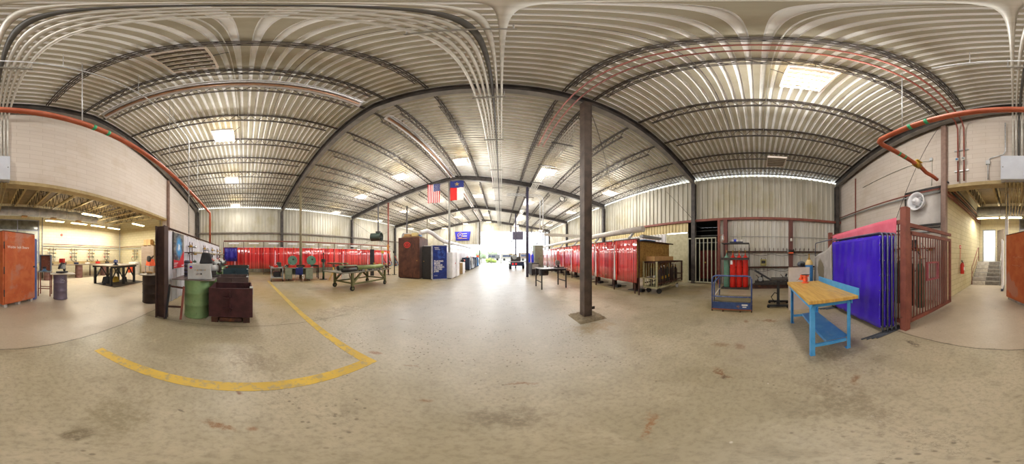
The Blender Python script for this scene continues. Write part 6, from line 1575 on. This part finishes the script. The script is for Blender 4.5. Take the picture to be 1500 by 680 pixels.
# duct of the back room
t = thing('exhaust_duct', 'large round galvanised duct across the back room ceiling', 'duct', (0, -8.2, 3.84))
B().lathe([(.24, -6.3), (.25, -6.28), (.25, 1.78), (.24, 1.8)], axis='x', n=24).build('duct', galv2, t)
for x in (-5.8, -4.2, -2.6, -1.0, .6, 1.6): B().lathe([(.252, x), (.262, x + .01), (.262, x + .05), (.252, x + .06)], axis='x', n=24).build('seam_band', lgrey, t); B().cyl((x + .03, 0, .262), (x + .03, 0, 1.1), .012, 6).build('hanger', joist_tan, t)
for x in (-5.0, -3.4, -1.8): B().box(x - .15, x + .15, -.12, .12, -.3, -.248).build('vent_box', card_m, t)
# ------------------------------------------------------------------ overhead services
bundle = [-.52, -.42, -.33, -.245, -.165, -.08, .01]
for k, x in enumerate(bundle):
    z = 6.58 if x > -10 else 0
    m = conduit_m
    if k == 4: m = M('conduit_gap_shade', '#4a4844', '#5a5854', 4, .5)  # coloured dark to stand for the shadow gap in the bundle
    pts = [(x, Y0 + .12, 4.65), (x, Y0 + .12, z - .15), (x, Y0 + .16, z - .04), (x, Y0 + .28, z), (x, 27.0, z)]
    tag(B().tube(pts, .03 if k < 5 else .024, 8).build('conduit', m), 'metal conduit over the camera, %s from the left looking at the far door' % ORD[k], 'conduit', 'conduit bundle along the roof')
for k, y in enumerate((-2.2, .9, 3.4, 5.8, 8.6, 11.3, 14.2)):
    t = thing('strut_hanger', 'strut carrying the roof conduit bundle, %s from the rear' % ORD[k], 'hanger', (-.25, y, 6.53), 0, 'struts under the conduit bundle')
    B().box(-.36, .34, -.02, .02, -.03, .012).build('channel', M('strut_steel', '#8a8880', '#9c9a92', 5, .5), t)
    for s in (-.34, .32): B().cyl((s, 0, .013), (s, 0, zr(-.25) - 6.53 - .02), .006, 5).build('threaded_rod', galv, t)
for k in range(7):
    x = -.48 + k * .115
    tag(B().tube([(x, Y0 + .1, 3.74), (x, Y0 + .1, 3.7), (x, Y0 - .0, 3.66), (x, Y0 - .5, 3.62), (x + (.02 * k), -8.1, 3.55)], .022, 8).build('conduit', M('tan_conduit', '#b09a68', '#a08c5c', 4, .5)), 'tan conduit leaving the white box into the back room, %s from the orange cabinet side' % ORD[k], 'conduit', 'tan conduits of the back room')
t = thing('electrical_box', 'large pale electrical box on the block header over the opening', 'box', (-.12, Y0 + .02, 3.76))
B().box(-.46, .46, 0, .24, 0, .88).build('body', M('pale_box', '#c4c8d2', '#cdd1da', 3, .4), t, .008); B().box(-.45, .45, .241, .25, .01, .87).build('cover', M('pale_box', '#c4c8d2'), t)
for x in (-.4, .4): B().cyl((x, .251, .44), (x, .262, .44), .02, 10).build('latch', grey_m, t)
for k, (x, lab) in enumerate(((1.43, 'left copper red riser on the block header'), (1.62, 'right copper red riser on the block header'))):
    xx = x
    tag(B().tube([(xx, Y0 + .1, 3.9), (xx, Y0 + .1, 5.4), (xx, Y0 + .12, 6.3), (xx, Y0 + .35, 6.55), (xx, 6.2, 6.58)], .026, 8).build('pipe', copper_m), lab + ' running on under the roof', 'pipe', 'copper red roof pipes')
    t = thing('pipe_valve', 'small valve on the %s copper red riser' % ('left', 'right')[k], 'valve', (xx, Y0 + .14, 4.72)); B().box(-.04, .04, .0, .06, -.06, .06).build('body', chrome, t); B().box(-.03, .03, .061, .075, -.02, .04).build('handle', bluecyl if k else grey_m, t)
for z in (4.3, 5.2): tag(B().box(1.3, 1.75, Y0 + .02, Y0 + .06, z, z + .04).build('strut', galv), '%s strut clamping the two copper risers' % ('lower' if z < 5 else 'upper'), 'strut')
for k, (x, z) in enumerate(((2.0, 6.36), (2.09, 6.35), (2.18, 6.34), (2.27, 6.33), (2.38, 6.32))):
    tag(B().tube([(x, 3.9 + .3 * k, z), (x, 26.5, z)], .03, 8).build('conduit', conduit_m), 'metal conduit right of the aisle behind the brown column, %s from the left' % ORD[k], 'conduit', 'conduits right of the aisle')
for k, y in enumerate((5.4, 7.4, 9.6, 12.5, 16.0)):
    t = thing('strut_hanger', 'strut carrying the conduits right of the aisle, %s from the brown column' % ORD[k], 'hanger', (2.1, y, 6.26), 0, 'struts right of the aisle')
    B().box(-.38, .45, -.02, .02, -.03, .012).build('channel', steel_dark, t)
    for s in (-.35, .4): B().cyl((s, 0, .013), (s, 0, zr(2.2) - 6.26 - .02), .006, 5).build('threaded_rod', galv, t)
# orange main pipe over the partition
t = thing('main_pipe', 'thick orange pipe hung across the hall in front of the block wall', 'pipe', (0, 0, 4.14))
op = M('orange_pipe_paint', '#b0583a', '#c0694a', 3, .45, .1, 0, '#8a4a38', 3, .62)
B().tube([(-9.6, -2.1, -1.9), (-9.6, -2.1, -.1), (-9.5, -2.1, 0), (2.2, -2.1, 0), (2.3, -2.15, 0), (2.34, -2.3, 0), (2.34, -3.7, 0), (2.3, -3.9, -.1), (2.24, -4.2, -.12), (2.24, -4.45, -.12)], .06, 14).build('run', op, t)
for x, m in ((-1.6, M('green_tape', '#3fae7a')), (-1.9, M('green_tape', '#3fae7a')), (1.2, M('green_tape', '#3fae7a')), (1.5, M('green_tape', '#3fae7a'))): B().cyl((x, -2.1, 0), (x + .06, -2.1, 0), .0615, 14).build('tape_band', m, t)
for y in (-2.75, -2.95): B().cyl((2.34, y, 0), (2.34, y - .05, 0), .0615, 14).build('tape_band', M('green_tape', '#3fae7a'), t)
b = B(); b.cyl((2.34, -3.4, 0), (2.34, -3.62, 0), .09, 14); b.build('valve_body', brassm, t); B().box(2.25, 2.32, -3.62, -3.4, .09, .12).build('valve_lever', yellow_m, t)
for k, x in enumerate((-7.0, -4.2, -1.35, 1.7)): B().cyl((x, -2.1, .06), (x, -2.1, zr(x) - 4.16), .01, 6).build('hanger_rod', galv, t)
t = thing('conduit', 'pale thin conduit crossing overhead and dropping to the partition', 'conduit', (0, -1.84, 0))
B().tube([(1.0, 0, 6.2), (-4.9, 0, 6.2), (-5.08, 0, 6.12), (-5.12, 0, 5.95), (-5.12, 0, 2.25)], .018, 8).build('tube', galv, t)
for x in (-3.9, -2.4, -.9, .5): B().cyl((x, 0, 6.22), (x, 0, zr(x) - .02), .006, 5).build('hanger_rod', galv, t)
t = thing('conduit', 'grey conduit with a box curving down the block header to the back room', 'conduit', (.72, Y0 + .05, 0))
B().tube([(-.5, .05, 6.4), (-.5, .05, 4.95), (-.45, 0, 4.85), (-.05, 0, 4.7), (0, 0, 4.6), (0, 0, 3.9)], .02, 8).build('tube', galv, t); B().box(-.06, .06, -.02, .05, 4.45, 4.6).build('junction_box', lgrey, t)
# radiant tube heaters along the ridge
for k in range(4):
    y = FY[k] + .5; L = 6.8
    t = thing('radiant_heater', 'long white reflector tube heater at the roof ridge, %s bay from the rear' % ORD[k], 'heater', (RX, y, 7.38), 0, 'ridge tube heaters')
    b = B(); b.sheet(lambda u, v: ((u - .5) * .34, v * L, .1 - abs(u - .5) * .36), 4, 1, .004, (0, 0, 1), False); b.build('reflector', white_m, t)
    B().cyl((-.06, .1, -.02), (-.06, L - .1, -.02), .045, 10).build('burner_tube', M('heater_tube', '#b0886a', '#9a765c', 4, .45, .4), t)
    B().cyl((.07, .1, -.02), (.07, L - .1, -.02), .045, 10).build('burner_tube', galv, t)
    for yy in (.8, L - .8): B().cyl((0, yy, .11), (0, yy, .42), .008, 5).build('hanger', joist_m, t)
t = thing('fixture_conduit', 'thin conduit feeding the row of ceiling lights over the camera', 'conduit', (0, 0, 0))
B().tube([(-13.2, -.2, zr(-13.2) - .1), (RX, -.2, zr(RX) - .1), (6.5, -.2, zr(6.5) - .1)], .009, 6).build('tube', conduit_m, t)
for x in LXS: B().cyl((x, -.2, zr(x) - .11), (x, -.45, zr(x) - .5), .01, 5).build('drop_cord', black, t)
# flags
def flag_tex():
    pass
fw, fh = .93, 1.62
def wave(x, z): return .03 * math.sin(x * 9 + z * 2) + .015 * math.sin(x * 17)
us = thing('flag', 'red white and blue striped national flag hung from the second roof beam', 'flag', (-4.86, 11.1, 5.58), R(8))
fr, fw_, fb = M('flag_red', '#d02432', '#c41e2c', 3, .8), M('flag_white', '#ece6e0', '#e2dcd6', 3, .8), M('flag_blue', '#26306e', '#2c387c', 3, .8)
def cloth(t, x0, x1, z0, z1, m, nm, off=0):
    return B().sheet(lambda u, v: (x0 + u * (x1 - x0), wave(x0 + u * (x1 - x0), z0 + v * (z1 - z0)) + off, z0 + v * (z1 - z0)), max(2, int((x1 - x0) * 24)), 8, .003, (0, 1, 0)).build(nm, m, t)
sw = fw / 13
for k in range(13):
    x0 = -fw / 2 + k * sw
    cloth(us, x0, x0 + sw, 0, fh if k < 6 else fh * .6, fr if k % 2 == 0 else fw_, 'stripe')
can = cloth(us, -fw / 2 + 6 * sw, fw / 2, fh * .6, fh, fb, 'canton')
def star(cx, cz, r, y):
    return [(cx + (r if i % 2 == 0 else r * .4) * math.sin(i * PI / 5), y, cz + (r if i % 2 == 0 else r * .4) * math.cos(i * PI / 5)) for i in range(10)]
cw, chh = 7 * sw, fh * .4
for r_ in range(9):
    for c_ in range(6 if r_ % 2 == 0 else 5):
        x = -fw / 2 + 6 * sw + cw * ((c_ + (.5 if r_ % 2 == 0 else 1.0)) / 6); z = fh * .6 + chh * (r_ + .6) / 9.2
        B().prism(star(x, z, .022, wave(x, z) - .004), (0, -.002, 0)).build('star', fw_, can)
tx = thing('flag', 'flag with a lone gold star on blue above red and white halves', 'flag', (-3.08, 11.1, 5.6), R(6))
cloth(tx, -.48, .48, 1.03, 1.62, fb, 'blue_field'); cloth(tx, -.48, 0, 0, 1.03, M('flag_bright_red', '#e02a26', '#d62420', 3, .8), 'red_half'); cloth(tx, 0, .48, 0, 1.03, fw_, 'white_half')
B().prism(star(0, 1.32, .19, wave(0, 1.32) - .03), (0, -.004, 0)).build('star', M('flag_gold', '#a8925a', '#98844e', 3, .7), tx)
for t in (us, tx): B().cyl((-.5, .0, 1.64), (.5, .0, 1.64), .014, 6).build('pole', steel_dark, t)
# end wall banner
bn = thing('wall_banner', 'royal blue banner with a gold ring emblem on the far end wall', 'banner', (-6.6, Y1 - .12, 4.15))
b = B(); b.sheet(lambda u, v: ((u - .5) * (2.35 + .5 * v), .03 * math.sin(u * 12) * (1 - v) - .02, v * 1.6), 24, 4, .006, (0, -1, 0)); b.build('cloth', M('royal_blue', '#2a2ab0', '#3236bc', 2, .7), bn)
B().tube([(-.45 + .42 * math.cos(a), -.06, .95 + .42 * math.sin(a)) for a in (i * 2 * PI / 28 for i in range(28))], .045, 6, True).build('ring', M('gold_print', '#d8b060', '#c8a050', 3, .6), bn)
b = B(); b.bar((-.7, -.06, .8), (-.4, -.06, 1.15), .06); b.bar((-.5, -.06, 1.15), (-.2, -.06, .85), .06); b.build('emblem', lgrey, bn)
for k, (z, x0, x1, m) in enumerate(((1.15, -.1, .75, white_m), (.75, .0, .75, white_m), (.33, -.9, .75, M('gold_print', '#d8b060')))): B().box(x0, x1, -.06, -.055, z, z + .1).build('text_band', m, bn)
# ------------------------------------------------------------------ outside the far door
hz_g = M('hazy_green', '#93a480', '#a3b490', .8, .9)
t = thing('chain_fence', 'pale chain link fence and gate outside the far doorway', 'fence', (0, 33.0, -.02))
for x in range(-14, 21, 2): B().cyl((x, 0, 0), (x, 0, 1.9), .05, 8).build('post', M('fence_wire', '#7a7670', '#8a8680', 3, .6), t)
for z in (.15, 1.0, 1.88): B().cyl((-14, 0, z), (20, 0, z), .03, 6).build('rail', M('fence_wire', '#7a7670', '#8a8680', 3, .6), t)
b = B()
for k in range(140):
    x = -14 + k * .2425
    b.bar((x, 0, .1), (x + .9, 0, 1.85), .008); b.bar((x + .9, .012, .1), (x, .012, 1.85), .008)
o = b.build('mesh_wire', M('fence_wire', '#7a7670', '#8a8680', 3, .6), t); o['kind'] = 'stuff'
def tree(x, y, h, r, lab, sd):
    rnd = random.Random(sd); t = thing('tree', lab, 'tree', (x, y, -.02), 0, 'trees beyond the yard fence')
    B().cyl((0, 0, 0), (0, 0, h * .45), .2, 8, .1).build('trunk', wood_m, t)
    b = B()
    for k in range(14):
        a = rnd.uniform(0, 6.3); rr = rnd.uniform(0, r * .7); b.ball((rr * math.cos(a), rr * math.sin(a), h * .35 + rnd.uniform(0, h * .55)), r * rnd.uniform(.3, .5), 8)
    b.build('crown', hz_g, t)
for k, (x, y, h, r) in enumerate(((-3.6, 62, 3.4, 2.2), (-9, 70, 3.2, 3), (12, 85, 2.6, 2.6), (22, 82, 2.8, 3), (-20, 74, 4, 3.5))): tree(x, y, h, r, 'hazy green tree outside, %s' % ('just left inside the far doorway', 'beyond the left jamb', 'right of the doorway centre', 'far right of the yard', 'far left of the yard')[k], k)
t = thing('shrub', 'yellow green shrub by the yard fence', 'shrub', (-2.2, 36, -.02)); b = B()
for k in range(12): b.ball((random.uniform(-1, 1), random.uniform(-.5, .5), random.uniform(.2, .7)), random.uniform(.25, .45), 8)
b.build('foliage', M('bright_shrub', '#a8c060', '#90ac50', 2, .9), t); B().cyl((0, 0, 0), (0, 0, .4), .05, 6).build('stem', wood_m, t)
for k, (x, y, L, h, m) in enumerate(((2.5, 52, 5, 2.2, M('hazy_pale', '#8a8478', '#9a9488', 2, .7)), (-2.4, 55, 4, 2.0, M('hazy_grey', '#5a5a58', '#6a6a66', 2, .7)), (8.4, 50, 6, 2.4, M('hazy_brown', '#6a5648', '#7a6658', 2, .7)), (13, 54, 5, 2.2, M('hazy_pale', '#8a8478')))):
    t = thing('trailer', 'parked pale trailer beyond the yard fence, %s from the left' % ORD[(1, 0, 2, 3)[k]], 'trailer', (x, y, -.02), 0, 'trailers beyond the fence')
    B().box(-L / 2, L / 2, -1, 1, .7, h).build('body', m, t, .05)
    for s in (-L * .3, L * .3): B().cyl((s, -1.05, .4), (s, -.8, .4), .4, 14).build('wheel', rubber, t)
    B().box(-L * .4, L * .1, -1.03, -1.002, h * .55, h * .8).build('window_band', navy, t)
# ------------------------------------------------------------------ light, camera, look
w = bpy.data.worlds.new('sky'); bpy.context.scene.world = w; w.use_nodes = True
bg = w.node_tree.nodes['Background']
sky = w.node_tree.nodes.new('ShaderNodeTexSky'); sky.sky_type = 'HOSEK_WILKIE'; sky.turbidity = 8; sky.ground_albedo = .4; sky.sun_direction = (.3, -.5, .8)
hz = w.node_tree.nodes.new('ShaderNodeMix'); hz.data_type = 'RGBA'; hz.inputs[0].default_value = .75; hz.inputs[7].default_value = (.86, .93, 1, 1)
w.node_tree.links.new(sky.outputs[0], hz.inputs[6]); w.node_tree.links.new(hz.outputs[2], bg.inputs[0]); bg.inputs[1].default_value = SKY
cam = bpy.data.cameras.new('camera'); co = bpy.data.objects.new('camera', cam); C.objects.link(co)
cam.type = 'PANO'
cam.clip_start = .02; cam.clip_end = 500
try:
    cam.panorama_type = 'EQUIRECTANGULAR'; P = cam
except Exception:
    P = cam.cycles
P.panorama_type = 'EQUIRECTANGULAR'
P.latitude_max = R(90); P.latitude_min = R(90 - 680 * .24); P.longitude_min = -PI; P.longitude_max = PI
co.location = (0, 0, 1.5); co.rotation_euler = (R(90), 0, R(-3.84))
S = bpy.context.scene; S.camera = co
S.view_settings.view_transform = 'Standard'; S.view_settings.look = 'None'; S.view_settings.gamma = 1; S.view_settings.use_curve_mapping = False
S.view_settings.exposure = EXPO
S.cycles.use_denoising = True; S.cycles.max_bounces = 8; S.cycles.diffuse_bounces = 5; S.cycles.glossy_bounces = 3
S.cycles.sample_clamp_indirect = 6; S.cycles.caustics_reflective = False; S.cycles.caustics_refractive = False
